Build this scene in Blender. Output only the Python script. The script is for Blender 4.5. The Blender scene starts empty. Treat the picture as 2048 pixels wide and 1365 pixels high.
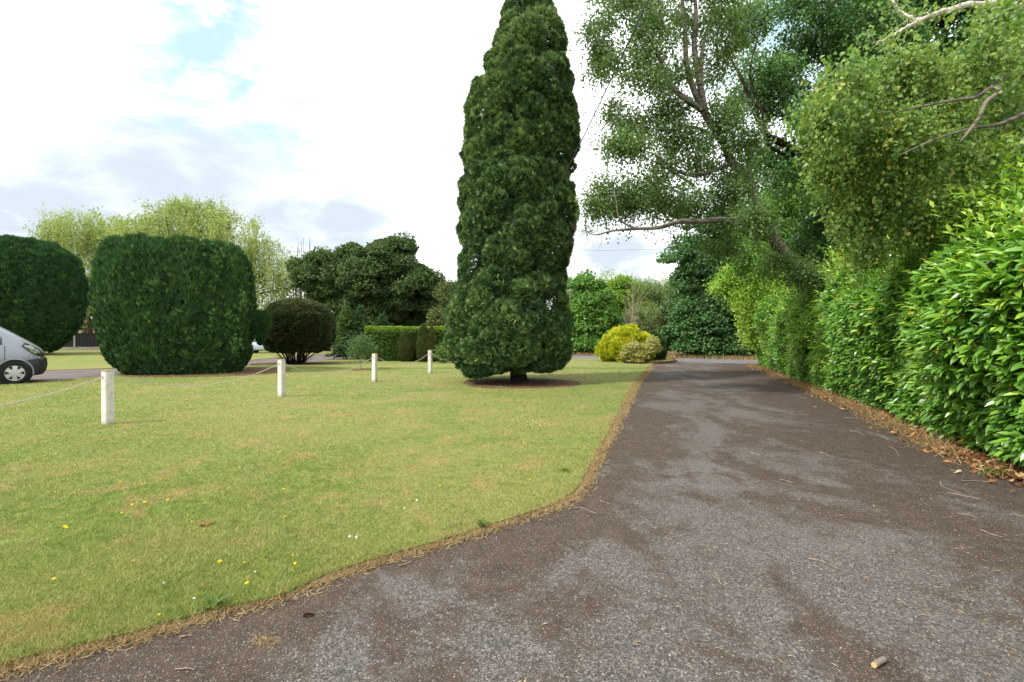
import bpy, bmesh, math, random
import numpy as np
from mathutils import Vector
from mathutils.kdtree import KDTree

random.seed(7)
RNG = np.random.default_rng(11)
scene = bpy.context.scene
COL = scene.collection
F = 1024.0          # focal length in photo pixels (2048 wide)
HZ = 670.0          # horizon row
EYE = 1.5

# ------------------------------------------------------------------ camera
cam_d = bpy.data.cameras.new("camera")
cam_d.sensor_width = 36.0
cam_d.lens = 36.0 * F / 2048.0
cam_d.shift_y = -12.5 / 2048.0
cam_d.clip_start = 0.05
cam_d.clip_end = 3000
cam = bpy.data.objects.new("camera", cam_d)
COL.objects.link(cam)
cam.location = (0, 0, EYE)
cam.rotation_euler = (math.radians(90), 0, 0)
scene.camera = cam

# ------------------------------------------------------------------ render / exposure
scene.view_settings.view_transform = 'Standard'
scene.view_settings.look = 'None'
scene.view_settings.gamma = 1.0
scene.view_settings.exposure = 1.08
cy = scene.cycles
cy.max_bounces = 6
cy.diffuse_bounces = 3
cy.glossy_bounces = 2
cy.transmission_bounces = 4
cy.transparent_max_bounces = 4
cy.caustics_reflective = False
cy.caustics_refractive = False
cy.use_denoising = True

SUN_EL = math.radians(50)
SUN_DIR = Vector((-0.90, -0.42, 0)).normalized()     # horizontal direction towards the sun

# ------------------------------------------------------------------ node helpers
class NT:
    def __init__(self, tree):
        self.t = tree
        self.n = tree.nodes
        self.l = tree.links
    def new(self, typ, **kw):
        nd = self.n.new(typ)
        for k, v in kw.items():
            setattr(nd, k, v)
        return nd
    def set(self, sock, v):
        if isinstance(v, bpy.types.NodeSocket):
            self.l.new(v, sock)
        else:
            if isinstance(v, (tuple, list)) and len(v) == 3 and sock.type == 'RGBA':
                v = (*v, 1)
            sock.default_value = v
    def math(self, op, a, b=0.0, c=None, clamp=False):
        nd = self.new('ShaderNodeMath', operation=op, use_clamp=clamp)
        self.set(nd.inputs[0], a); self.set(nd.inputs[1], b)
        if c is not None: self.set(nd.inputs[2], c)
        return nd.outputs[0]
    def vmath(self, op, a, b=None, scale=None):
        nd = self.new('ShaderNodeVectorMath', operation=op)
        self.set(nd.inputs[0], a)
        if b is not None: self.set(nd.inputs[1], b)
        if scale is not None: self.set(nd.inputs['Scale'], scale)
        return nd.outputs['Value'] if op in ('DOT_PRODUCT', 'LENGTH', 'DISTANCE') else nd.outputs[0]
    def mix(self, f, a, b, mode='MIX'):
        nd = self.new('ShaderNodeMix', data_type='RGBA', blend_type=mode)
        self.set(nd.inputs[0], f); self.set(nd.inputs[6], a); self.set(nd.inputs[7], b)
        return nd.outputs[2]
    def noise(self, vec, scale, detail=4, rough=0.55, dist=0.0, out=0):
        nd = self.new('ShaderNodeTexNoise')
        self.set(nd.inputs['Vector'], vec)
        nd.inputs['Scale'].default_value = scale
        nd.inputs['Detail'].default_value = detail
        nd.inputs['Roughness'].default_value = rough
        nd.inputs['Distortion'].default_value = dist
        return nd.outputs[out]
    def ramp(self, f, stops, interp='LINEAR'):
        nd = self.new('ShaderNodeValToRGB')
        cr = nd.color_ramp
        cr.interpolation = interp
        while len(cr.elements) < len(stops):
            cr.elements.new(0.5)
        for e, (p, c) in zip(cr.elements, stops):
            e.position = p
            if isinstance(c, (int, float)): c = (c, c, c)
            e.color = (*c, 1)
        self.set(nd.inputs[0], f)
        return nd.outputs[0]
    def smooth(self, v, lo, hi):
        nd = self.new('ShaderNodeMapRange', interpolation_type='SMOOTHSTEP')
        self.set(nd.inputs[0], v)
        nd.inputs[1].default_value = lo; nd.inputs[2].default_value = hi
        return nd.outputs[0]

def pdir(px, py):
    return Vector(((px - 1024) / F, 1.0, (HZ - py) / F)).normalized()

# ------------------------------------------------------------------ world
world = bpy.data.worlds.new("World")
scene.world = world
world.use_nodes = True
W = NT(world.node_tree)
W.n.clear()
tc = W.new('ShaderNodeTexCoord').outputs['Generated']
dirn = W.vmath('NORMALIZE', tc)
sky = W.new('ShaderNodeTexSky', sky_type='NISHITA')
sky.sun_disc = False
sky.sun_elevation = SUN_EL
sky.sun_rotation = math.atan2(SUN_DIR.x, SUN_DIR.y)
sky.air_density = 1.3
sky.dust_density = 2.0
sep = W.new('ShaderNodeSeparateXYZ'); W.set(sep.inputs[0], dirn)
zz = W.math('ADD', W.math('MAXIMUM', sep.outputs[2], 0.0), 0.22)
cmb = W.new('ShaderNodeCombineXYZ')
W.set(cmb.inputs[0], W.math('DIVIDE', sep.outputs[0], zz))
W.set(cmb.inputs[1], W.math('DIVIDE', sep.outputs[1], zz))
flat = cmb.outputs[0]
warp = W.noise(flat, 1.9, 9, 0.62, 0.3)
warpc = W.math('SUBTRACT', warp, 0.5)
def blob(px, py, size, fuzz, edge=1.0):
    d = W.vmath('DISTANCE', dirn, tuple(pdir(px, py)))
    d = W.math('ADD', d, W.math('MULTIPLY', warpc, fuzz * 1.6))
    return W.math('SUBTRACT', 1.0, W.smooth(d, size * 0.1, size * edge))
def union(lst):
    o = lst[0]
    for b in lst[1:]:
        o = W.math('MAXIMUM', o, b)
    return o
holes = union([blob(430, 20, 0.17, 0.30), blob(410, 120, 0.13, 0.3), blob(560, 205, 0.15, 0.35),
               blob(490, 160, 0.13, 0.3), blob(1600, 60, 0.25, 0.2)])
greys = W.math('MAXIMUM', W.math('MULTIPLY', union([blob(850, 110, 0.11, 0.1, 1.45), blob(830, 200, 0.09, 0.1, 1.45)]), .4), union([blob(440, 340, 0.20, 0.22, 1.45), blob(330, 360, 0.16, 0.22, 1.45), blob(1235, 510, 0.11, 0.22, 1.45), blob(690, 440, 0.12, 0.22, 1.45), blob(100, 420, 0.16, 0.22, 1.45), blob(5, 440, 0.08, 0.22, 1.45),
               blob(560, 420, 0.16, 0.22, 1.45)]))
gn = W.smooth(W.noise(flat, 1.7, 9, 0.62, 0.4), 0.44, 0.72)
greys = W.math('MAXIMUM', greys, W.math('MULTIPLY', gn, 0.7))
cloudcol = W.mix(greys, (1.08, 1.09, 1.10), (0.38, 0.43, 0.48))
bluecol = W.new('ShaderNodeVectorMath', operation='SCALE')
W.set(bluecol.inputs[0], sky.outputs[0]); bluecol.inputs['Scale'].default_value = 0.10
blue2 = W.mix(0.85, bluecol.outputs[0], (0.36, 0.50, 0.53))
wisps = W.smooth(W.noise(flat, 5.0, 7, 0.65), 0.48, 0.66)
holes = W.math('MULTIPLY', holes, W.math('SUBTRACT', 1.0, W.math('MULTIPLY', wisps, 0.8)))
skycol = W.mix(holes, cloudcol, blue2)
bg = W.new('ShaderNodeBackground')
W.set(bg.inputs[0], skycol); bg.inputs[1].default_value = 0.95
out = W.new('ShaderNodeOutputWorld')
W.l.new(bg.outputs[0], out.inputs[0])

# ------------------------------------------------------------------ sun
sl = bpy.data.lights.new("sun", 'SUN')
sl.energy = 2.5
sl.angle = math.radians(5)
sl.color = (1.0, 0.95, 0.86)
so = bpy.data.objects.new("sun", sl)
COL.objects.link(so)
sv = Vector((SUN_DIR.x * math.cos(SUN_EL), SUN_DIR.y * math.cos(SUN_EL), math.sin(SUN_EL)))
so.rotation_euler = sv.to_track_quat('Z', 'Y').to_euler()
so.location = (-20, -5, 30)

# ------------------------------------------------------------------ geometry helpers
def P(px, py, Y):
    return np.array([(px - 1024) / F * Y, Y, EYE + (HZ - py) / F * Y])
def G(px, py, z=0.0):
    Y = F * (EYE - z) / (py - HZ)
    return np.array([(px - 1024) / F * Y, Y, z])

def link(o, parent=None):
    COL.objects.link(o)
    if parent is not None:
        o.parent = parent
    return o
def tag(o, label=None, cat=None, group=None, kind=None):
    if label: o['label'] = label
    if cat: o['category'] = cat
    if group: o['group'] = group
    if kind: o['kind'] = kind
    return o
def empty(name, loc, label, cat, group=None, rz=0.0):
    o = bpy.data.objects.new(name, None)
    o.empty_display_size = 0.2
    link(o)
    o.location = tuple(float(v) for v in loc)
    o.rotation_euler = (0, 0, rz)
    return tag(o, label, cat, group)

class MB:
    """collects vertices and faces (numpy); one call of build() makes one mesh object"""
    def __init__(self):
        self.v = []; self.f = []; self.t = []; self.nv = 0; self.mi = []
    def add(self, v, faces, tint=None, mat=0):
        # faces: list of (M,k) int arrays
        v = np.asarray(v, dtype=np.float64).reshape(-1, 3)
        if not isinstance(faces, (list, tuple)) or (len(faces) and not isinstance(faces[0], np.ndarray)):
            byk = {}
            for fc in faces:
                byk.setdefault(len(fc), []).append(fc)
            faces = [np.array(x) for x in byk.values()]
        for fa in faces:
            self.f.append(fa + self.nv); self.mi.append(np.full(len(fa), mat))
        self.v.append(v)
        self.t.append(np.full(len(v), 0.5) if tint is None else np.broadcast_to(tint, (len(v),)))
        self.nv += len(v)
    def build(self, name, mats, parent=None, smooth=False, origin=None):
        me = bpy.data.meshes.new(name)
        v = np.concatenate(self.v)
        if parent is not None and origin is None:
            origin = parent.location
        if origin is not None:
            v = v - np.array(origin)
        if not isinstance(mats, (list, tuple)): mats = [mats]
        for m in mats: me.materials.append(m)
        loops = np.concatenate([f.ravel() for f in self.f]).astype(np.int32)
        tot = np.concatenate([np.full(len(f), f.shape[1]) for f in self.f]).astype(np.int32)
        start = np.concatenate([[0], np.cumsum(tot)[:-1]]).astype(np.int32)
        me.vertices.add(len(v)); me.vertices.foreach_set('co', v.astype(np.float32).ravel())
        me.loops.add(len(loops)); me.loops.foreach_set('vertex_index', loops)
        me.polygons.add(len(tot)); me.polygons.foreach_set('loop_start', start)
        me.polygons.foreach_set('loop_total', tot)
        me.polygons.foreach_set('material_index', np.concatenate(self.mi).astype(np.int32))
        me.polygons.foreach_set('use_smooth', np.full(len(tot), smooth))
        at = me.attributes.new('tint', 'FLOAT', 'POINT')
        at.data.foreach_set('value', np.concatenate(self.t).astype(np.float32))
        me.update(calc_edges=True)
        o = bpy.data.objects.new(name, me)
        link(o, parent)
        if parent is None and origin is not None:
            o.location = tuple(float(x) for x in origin)
        return o

def norm(a):
    return a / np.maximum(np.linalg.norm(a, axis=-1, keepdims=True), 1e-9)
def scatter(mb, T, faces, pos, d, n, size, tint, width=1.0):
    """copies template T (k,3: along, across, normal) at pos"""
    d = norm(d)
    s = norm(np.cross(n, d))
    n2 = np.cross(d, s)
    size = np.broadcast_to(np.asarray(size, float), (len(pos),))[:, None, None]
    wd = np.broadcast_to(np.asarray(width, float), (len(pos),))[:, None, None]
    v = pos[:, None, :] + size * (T[None, :, 0:1] * d[:, None, :] + wd * T[None, :, 1:2] * s[:, None, :] + T[None, :, 2:3] * n2[:, None, :])
    k = len(T); N = len(pos)
    off = (np.arange(N) * k)[:, None, None]
    fs = [(f[None, :, :] + off).reshape(-1, f.shape[1]) for f in faces]
    mb.add(v.reshape(-1, 3), fs, np.repeat(np.clip(tint, 0, 1), k))
def rdir(n):
    return norm(RNG.normal(size=(n, 3)))
def U(a, b, n=None):
    return RNG.uniform(a, b, n)

# leaf templates
T_DIAM = np.array([[0, 0, 0], [.45, .28, .06], [1, 0, -.05], [.45, -.28, .06]], float)
F_DIAM = [np.array([[0, 1, 2, 3]])]
T_FOLD = np.array([[0, 0, 0], [.35, .33, .07], [1, 0, -.12], [.35, -.33, .07], [.5, 0, -0.02]], float)
F_FOLD = [np.array([[0, 4, 1], [4, 2, 1], [0, 3, 4], [4, 3, 2]])]
T_NARROW = np.array([[0, 0, 0], [.4, .09, .02], [1, 0, -.06], [.4, -.09, .02]], float)
def fan(nb, spread, w, curl=0.0, seed=1):
    r = np.random.default_rng(seed)
    vs, fs = [], []
    for i in range(nb):
        a = -spread + 2 * spread * i / (nb - 1) + r.uniform(-.08, .08)
        L = 1.0 - 0.35 * abs(a) / spread + r.uniform(-.12, .12)
        st = 0.15 * abs(a) / spread
        dx, dy = math.cos(a), math.sin(a)
        b = len(vs)
        zz = r.uniform(-.12, .12)
        vs += [(st, 0, 0), (st + .55 * L * dx - w * dy, .55 * L * dy + w * dx, zz * .6 + .03), (st + L * dx, L * dy, zz - curl), (st + .55 * L * dx + w * dy, .55 * L * dy - w * dx, zz * .6 + .03)]
        fs.append((b, b + 1, b + 2, b + 3))
    return np.array(vs, float), [np.array(fs)]
T_FAN, F_FAN = fan(6, 0.95, 0.075, 0.1, 1)
T_FAN2, F_FAN2 = fan(5, 0.5, 0.06, 0.0, 2)
def broad_leaf(segs, w, arch, foldz):
    vs = []; fs = []
    for i in range(segs + 1):
        t = i / segs
        ww = w * math.sin(math.pi * min(1, t ** 0.8)) ** 0.75 if 0 < t < 1 else 0.0
        z = -arch * t * t
        vs += [(t, ww, z + foldz * ww), (t, 0, z), (t, -ww, z + foldz * ww)]
    for i in range(segs):
        a = i * 3
        fs += [(a, a + 1, a + 4, a + 3), (a + 1, a + 2, a + 5, a + 4)]
    return np.array(vs, float), [np.array(fs)]
T_LAUREL, F_LAUREL = broad_leaf(4, 0.215, 0.20, 0.40)
T_LAUREL_L, F_LAUREL_L = broad_leaf(2, 0.20, 0.12, 0.4)

def tube(mb, pts, rad, sides=6, tint=0.5, mat=0):
    pts = np.asarray(pts, float); n = len(pts)
    rad = np.broadcast_to(np.asarray(rad, float), (n,))
    tg = np.gradient(pts, axis=0) if n > 2 else np.repeat((pts[1:] - pts[:1]), n, 0)
    tg = norm(tg)
    ref = np.array([0.3, 0.2, 1.0]) if abs(tg[0, 2]) < 0.9 else np.array([1.0, 0.1, 0.1])
    a = norm(np.cross(tg, ref)); b = np.cross(tg, a)
    ang = np.linspace(0, 2 * math.pi, sides, endpoint=False)
    ring = pts[:, None, :] + rad[:, None, None] * (np.cos(ang)[None, :, None] * a[:, None, :] + np.sin(ang)[None, :, None] * b[:, None, :])
    i = np.arange(n - 1)[:, None] * sides; j = np.arange(sides)[None, :]; j2 = (j + 1) % sides
    q = np.stack([i + j, i + j2, i + sides + j2, i + sides + j], -1).reshape(-1, 4)
    cap = [np.arange(sides)[::-1][None, :], (np.arange(sides) + (n - 1) * sides)[None, :]]
    mb.add(ring.reshape(-1, 3), [q] + cap, tint, mat)
def smooth_path(pts, per=5):
    pts = [np.asarray(p, float) for p in pts]
    out = []
    for i in range(len(pts) - 1):
        p0 = pts[max(i - 1, 0)]; p1 = pts[i]; p2 = pts[i + 1]; p3 = pts[min(i + 2, len(pts) - 1)]
        for k in range(per):
            t = k / per
            out.append(0.5 * ((2 * p1) + (-p0 + p2) * t + (2 * p0 - 5 * p1 + 4 * p2 - p3) * t * t + (-p0 + 3 * p1 - 3 * p2 + p3) * t ** 3))
    out.append(pts[-1])
    return np.array(out)
def box(mb, c, s, rz=0.0, tint=0.5, mat=0):
    sx, sy, sz = [x / 2 for x in s]
    v = np.array([[x, y, z] for x in (-sx, sx) for y in (-sy, sy) for z in (-sz, sz)], float)
    cr, sr = math.cos(rz), math.sin(rz)
    v = np.stack([v[:, 0] * cr - v[:, 1] * sr, v[:, 0] * sr + v[:, 1] * cr, v[:, 2]], 1) + np.array(c)
    mb.add(v, [np.array([[0, 1, 3, 2], [4, 6, 7, 5], [0, 4, 5, 1], [2, 3, 7, 6], [0, 2, 6, 4], [1, 5, 7, 3]])], tint, mat)

_NK = [(RNG.normal(size=3) , RNG.uniform(0, 6.28)) for _ in range(60)]
def nz(p, freq, seed=0, octv=3):
    """cheap smooth noise about -1..1"""
    out = 0; amp = 1.0; tot = 0
    for o in range(octv):
        for k in range(4):
            kv, ph = _NK[(seed * 7 + o * 4 + k) % 60]
            out = out + amp * np.sin((p @ norm(kv)) * freq * (2 ** o) * (0.8 + 0.15 * k) + ph)
        tot += amp * 2.4; amp *= 0.55
    return out / tot

# ------------------------------------------------------------------ materials
def mat_new(name):
    m = bpy.data.materials.new(name); m.use_nodes = True
    t = NT(m.node_tree); t.n.clear()
    return m, t
def finish(t, shader, disp=None):
    o = t.new('ShaderNodeOutputMaterial')
    t.l.new(shader, o.inputs[0])
def principled(t, col, rough=0.8, spec=0.3, metal=0.0, bump=None, bstr=0.3, bdist=0.01, coat=0.0):
    p = t.new('ShaderNodeBsdfPrincipled')
    t.set(p.inputs['Base Color'], col)
    t.set(p.inputs['Roughness'], rough)
    t.set(p.inputs['Specular IOR Level'], spec)
    t.set(p.inputs['Metallic'], metal)
    if coat: p.inputs['Coat Weight'].default_value = coat
    if bump is not None:
        b = t.new('ShaderNodeBump'); b.inputs['Strength'].default_value = bstr
        b.inputs['Distance'].default_value = bdist
        t.set(b.inputs['Height'], bump); t.l.new(b.outputs[0], p.inputs['Normal'])
    return p.outputs[0]
GAIN = {'cypress_foliage': 2.15, 'clipped_conifer_foliage': 1.75, 'dark_shrub_foliage': 1.8, 'willow_foliage': 1.5, 'oak_foliage': 1.6, 'scrub_foliage': 1.3,
        'hedge_foliage': 1.25, 'laurel_leaf': 1.95, 'lime_shrub_leaf': 1.9, 'birch_leaf': 1.75, 'near_birch_leaf': 1.8, 'dark_tree_leaf': 2.5, 'mid_tree_leaf': 2.3,
        'lime_tree_leaf': 1.6, 'grey_willow_leaf': 1.7, 'golden_foliage': 1.5, 'variegated_leaf': 1.1, 'young_fir_foliage': 1.2, 'dwarf_conifer_foliage': 1.5}
def leaf_mat(name, stops, rough=0.55, spec=0.3, trans=0.3, tboost=1.3):
    m, t = mat_new(name)
    at = t.new('ShaderNodeAttribute', attribute_name='tint')
    gn_ = GAIN.get(name, 1.0)
    col = t.ramp(at.outputs['Fac'], [(p_, tuple(min(.8, v_ * gn_) for v_ in c_)) for p_, c_ in stops])
    pr = principled(t, col, rough, spec)
    tr = t.new('ShaderNodeBsdfTranslucent')
    tcx = t.vmath('MULTIPLY', col, (tboost, tboost * 1.05, tboost * 0.5))
    t.set(tr.inputs[0], tcx)
    mx = t.new('ShaderNodeMixShader'); mx.inputs[0].default_value = trans
    t.l.new(pr, mx.inputs[1]); t.l.new(tr.outputs[0], mx.inputs[2])
    finish(t, mx.outputs[0])
    return m
def plain(name, col, rough=0.6, spec=0.4, metal=0.0, coat=0.0, var=0.0, scale=8.0):
    m, t = mat_new(name)
    if var:
        pos = t.new('ShaderNodeNewGeometry').outputs['Position']
        nn = t.noise(pos, scale, 5, 0.6)
        f = t.smooth(nn, 0.35, 0.7)
        c2 = tuple(x * (1 - var) for x in col)
        c = t.mix(f, col, c2)
        finish(t, principled(t, c, rough, spec, metal, nn, 0.3, 0.01, coat))
    else:
        finish(t, principled(t, col, rough, spec, metal, coat=coat))
    return m
def bark_mat(name, c1, c2, scale=14, stretch=(1, 1, .35), lo=.4, hi=.62):
    m, t = mat_new(name)
    pos = t.new('ShaderNodeNewGeometry').outputs['Position']
    v = t.vmath('MULTIPLY', pos, stretch)
    n1 = t.noise(v, scale, 6, 0.65)
    n2 = t.noise(pos, 3, 3)
    c = t.mix(t.smooth(n1, lo, hi), c1, c2)
    c = t.mix(t.math('MULTIPLY', t.smooth(n2, .5, .7), .45), c, (0.05, 0.065, 0.03))
    finish(t, principled(t, c, 0.85, 0.2, 0, n1, 0.8, 0.02))
    return m

M = {}
M['cypress'] = leaf_mat('cypress_foliage', [(0, (.010, .025, .010)), (.45, (.024, .053, .018)), (.75, (.052, .094, .028)), (1, (.115, .155, .05))], .65, .22, .15)
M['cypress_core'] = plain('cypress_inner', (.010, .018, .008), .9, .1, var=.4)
M['yew'] = leaf_mat('clipped_conifer_foliage', [(0, (.010, .030, .012)), (.55, (.020, .054, .017)), (.85, (.036, .086, .022)), (1, (.075, .12, .03))], .6, .25, .2)
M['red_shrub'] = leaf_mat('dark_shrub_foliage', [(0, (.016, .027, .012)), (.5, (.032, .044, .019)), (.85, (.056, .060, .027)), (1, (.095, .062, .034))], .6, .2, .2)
M['willow'] = leaf_mat('willow_foliage', [(0, (.11, .155, .045)), (.6, (.185, .23, .08)), (1, (.27, .29, .12))], .6, .3, .4)
M['oak'] = leaf_mat('oak_foliage', [(0, (.022, .042, .015)), (.6, (.044, .076, .021)), (1, (.085, .12, .028))], .6, .25, .25)
M['olive'] = leaf_mat('scrub_foliage', [(0, (.045, .06, .02)), (.6, (.075, .10, .03)), (1, (.12, .13, .04))], .6, .25, .3)
M['hedge'] = leaf_mat('hedge_foliage', [(0, (.03, .07, .015)), (.6, (.08, .15, .02)), (1, (.17, .25, .03))], .5, .4, .3)
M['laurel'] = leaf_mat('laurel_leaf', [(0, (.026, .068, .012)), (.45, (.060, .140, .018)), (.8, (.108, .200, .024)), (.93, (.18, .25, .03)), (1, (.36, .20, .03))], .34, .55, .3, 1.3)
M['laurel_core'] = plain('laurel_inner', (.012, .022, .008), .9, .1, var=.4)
M['lime_shrub'] = leaf_mat('lime_shrub_leaf', [(0, (.045, .10, .015)), (.5, (.10, .19, .022)), (1, (.21, .29, .05))], .45, .4, .35)
M['birch'] = leaf_mat('birch_leaf', [(0, (.028, .06, .018)), (.5, (.055, .10, .026)), (1, (.11, .155, .04))], .45, .4, .4)
M['birch_near'] = leaf_mat('near_birch_leaf', [(0, (.04, .085, .022)), (.5, (.085, .145, .03)), (.9, (.15, .20, .04)), (1, (.22, .20, .04))], .45, .4, .4)
M['darktree'] = leaf_mat('dark_tree_leaf', [(0, (.014, .033, .012)), (.6, (.028, .065, .018)), (1, (.055, .105, .026))], .5, .3, .25)
M['midtree'] = leaf_mat('mid_tree_leaf', [(0, (.028, .06, .014)), (.6, (.055, .115, .018)), (1, (.10, .17, .03))], .5, .3, .35)
M['limetree'] = leaf_mat('lime_tree_leaf', [(0, (.07, .13, .02)), (.6, (.14, .22, .03)), (1, (.22, .29, .04))], .5, .3, .4)
M['scrubwillow'] = leaf_mat('grey_willow_leaf', [(0, (.07, .11, .035)), (.6, (.12, .165, .055)), (1, (.17, .21, .07))], .6, .3, .35)
M['golden'] = leaf_mat('golden_foliage', [(0, (.09, .15, .015)), (.4, (.22, .27, .02)), (1, (.45, .42, .03))], .6, .3, .3)
M['variegated'] = leaf_mat('variegated_leaf', [(0, (.12, .17, .04)), (.4, (.34, .32, .10)), (1, (.50, .46, .18))], .5, .35, .3)
M['fir'] = leaf_mat('young_fir_foliage', [(0, (.03, .07, .03)), (.5, (.06, .125, .045)), (1, (.12, .19, .05))], .6, .3, .3)
M['dwarf'] = leaf_mat('dwarf_conifer_foliage', [(0, (.028, .04, .014)), (.6, (.055, .07, .02)), (1, (.09, .09, .03))], .65, .2, .2)
M['bark'] = bark_mat('brown_bark', (.035, .026, .018), (.11, .085, .06))
M['bark_dark'] = bark_mat('dark_bark', (.012, .009, .007), (.04, .03, .022))
M['bark_birch'] = bark_mat('birch_bark', (.05, .042, .034), (.17, .145, .115), 10, (.4, .4, 1.6), .40, .56)
M['bark_white'] = bark_mat('white_birch_bark', (.16, .13, .10), (.50, .46, .40), 9, (.4, .4, 1.4), .36, .46)
M['deadwood'] = bark_mat('dead_wood', (.22, .18, .13), (.38, .33, .26), 20)
M['litter'] = leaf_mat('dead_leaf', [(0, (.10, .045, .018)), (.5, (.26, .115, .04)), (.85, (.42, .21, .09)), (1, (.45, .36, .2))], .7, .2, .1)
M['straw'] = leaf_mat('dry_grass', [(0, (.16, .105, .05)), (.5, (.30, .21, .10)), (1, (.44, .35, .19))], .7, .2, .2)
M['weed'] = leaf_mat('weed_leaf', [(0, (.04, .09, .02)), (1, (.12, .20, .03))], .5, .3, .3)
M['twig'] = plain('twig_wood', (.30, .235, .165), .8, .2, var=.6, scale=30)
M['cutwood'] = plain('cut_wood', (.62, .40, .17), .8, .2, var=.25, scale=300)
M['dand'] = plain('dandelion_yellow', (.75, .52, .01), .7, .2)
M['daisy'] = plain('daisy_white', (.8, .8, .78), .7, .2)
M['wire'] = plain('cable_black', (.06, .06, .06), .6, .3)
M['iron'] = plain('black_iron', (.015, .015, .015), .5, .4)
M['teal'] = plain('teal_paint', (.03, .22, .22), .5, .4)
M['stick'] = plain('grey_stake', (.25, .23, .2), .8, .2)

# painted post: white with worn, lichened paint
m, t = mat_new('weathered_white_paint')
pos = t.new('ShaderNodeNewGeometry').outputs['Position']
n1 = t.noise(pos, 26, 6, .7); n2 = t.noise(pos, 5, 4, .6)
c = t.mix(t.smooth(n1, .50, .68), (.60, .585, .53), (.40, .375, .32))
c = t.mix(t.math('MULTIPLY', t.smooth(n2, .5, .72), .6), c, (.40, .385, .29))
sp = t.new('ShaderNodeSeparateXYZ'); t.set(sp.inputs[0], pos)
low = t.math('SUBTRACT', 1.0, t.smooth(t.math('ADD', sp.outputs[2], t.math('MULTIPLY', n1, .15)), .07, .22))
c = t.mix(t.math('MULTIPLY', low, .6), c, (.20, .17, .10))
finish(t, principled(t, c, .8, .2, 0, n1, .5, .01))
M['postpaint'] = m
M['chain'] = plain('painted_chain', (.52, .50, .44), .7, .3, var=.45, scale=40)
M['moss'] = plain('mossy_top', (.30, .25, .08), .9, .1, var=.4, scale=60)
M['concrete'] = plain('weathered_concrete', (.26, .24, .21), .9, .2, var=.3, scale=12)

# lawn colours as a node group-like function of world position
def lawn_color(t, fine=True):
    pos = t.new('ShaderNodeNewGeometry').outputs['Position']
    big = t.noise(pos, .33, 5, .62, .5)
    mid = t.noise(t.vmath('MULTIPLY', pos, (1.0, .8, 0)), 1.7, 6, .66, .3)
    small = t.noise(pos, 9, 5, .7)
    c = t.mix(t.smooth(small, .35, .65), (.112, .166, .032), (.182, .216, .058))
    c = t.mix(t.math('MULTIPLY', t.smooth(big, .38, .60), .62), c, (.225, .215, .075))
    c = t.mix(t.math('MULTIPLY', t.smooth(mid, .50, .66), .52), c, (.30, .21, .10))
    c = t.mix(t.math('MULTIPLY', t.smooth(t.noise(pos, 3.1, 4, .6), .58, .70), .45), c, (.075, .13, .03))
    return c, pos, small
m, t = mat_new('lawn_ground')
c, pos, small = lawn_color(t)
fn = t.noise(pos, 70, 4, .7)
c = t.mix(1.0, c, t.ramp(fn, [(.3, (.62, .62, .6)), (.7, (1.15, 1.15, 1.1))]), 'MULTIPLY')
sc = t.noise(t.vmath('MULTIPLY', pos, (1, .5, 0)), 22, 3, .6)
c = t.mix(t.math('MULTIPLY', t.smooth(sc, .6, .72), .35), c, (.30, .22, .11))
finish(t, principled(t, c, .9, .15, 0, fn, .7, .02))
M['lawn'] = m
m, t = mat_new('grass_blade')
c, pos, small = lawn_color(t)
at = t.new('ShaderNodeAttribute', attribute_name='tint').outputs['Fac']
c = t.mix(1.0, c, t.ramp(at, [(0, (1.25, 1.22, 1.2)), (.5, (1.65, 1.62, 1.65)), (.8, (1.8, 1.85, 1.7)), (.9, (2.4, 1.8, 2.0)), (1, (3.0, 2.3, 3.0))]), 'MULTIPLY')
pr = principled(t, c, .6, .25)
tr = t.new('ShaderNodeBsdfTranslucent'); t.set(tr.inputs[0], c)
mx = t.new('ShaderNodeMixShader'); mx.inputs[0].default_value = .3
t.l.new(pr, mx.inputs[1]); t.l.new(tr.outputs[0], mx.inputs[2])
finish(t, mx.outputs[0])
M['blade'] = m

# old tarmac with exposed aggregate and moss / dirt
m, t = mat_new('old_tarmac')
pos = t.new('ShaderNodeNewGeometry').outputs['Position']
vo = t.new('ShaderNodeTexVoronoi'); t.set(vo.inputs['Vector'], pos); vo.inputs['Scale'].default_value = 150
vo.inputs['Randomness'].default_value = 1
vo2 = t.new('ShaderNodeTexVoronoi'); t.set(vo2.inputs['Vector'], pos); vo2.inputs['Scale'].default_value = 80
sepc = t.new('ShaderNodeSeparateColor'); t.set(sepc.inputs[0], vo.outputs['Color'])
sepd = t.new('ShaderNodeSeparateColor'); t.set(sepd.inputs[0], vo2.outputs['Color'])
stone = t.ramp(sepc.outputs[0], [(0, (.058, .053, .049)), (.5, (.102, .094, .087)), (.85, (.130, .119, .110)), (.96, (.17, .157, .143)), (1, (.29, .272, .25))])
stone2 = t.ramp(sepd.outputs[1], [(0, (.6, .6, .6)), (.6, (1, 1, 1)), (1, (1.5, 1.48, 1.45))])
stone = t.mix(1.0, stone, stone2, 'MULTIPLY')
warped = t.vmath('MULTIPLY', pos, (1.0, .42, 0))
d1 = t.noise(warped, .75, 7, .68, .9)
d2 = t.noise(pos, 2.3, 6, .7, .6)
d3 = t.noise(pos, .45, 3, .5)
dsum = t.math('ADD', t.math('MULTIPLY', d1, .62), t.math('MULTIPLY', d2, .38))
ea = t.new('ShaderNodeAttribute', attribute_name='edge').outputs['Fac']
dsum = t.math('ADD', dsum, t.math('MULTIPLY', ea, .15))
dsum = t.math('ADD', dsum, t.math('MULTIPLY', t.math('SUBTRACT', t.noise(pos, 14, 5, .75), .5), .12))
dirtf = t.smooth(dsum, .455, .55)
grain = t.noise(pos, 160, 3, .7)
dirt = t.mix(t.smooth(grain, .35, .68), (.030, .022, .016), (.112, .078, .056))
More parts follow.
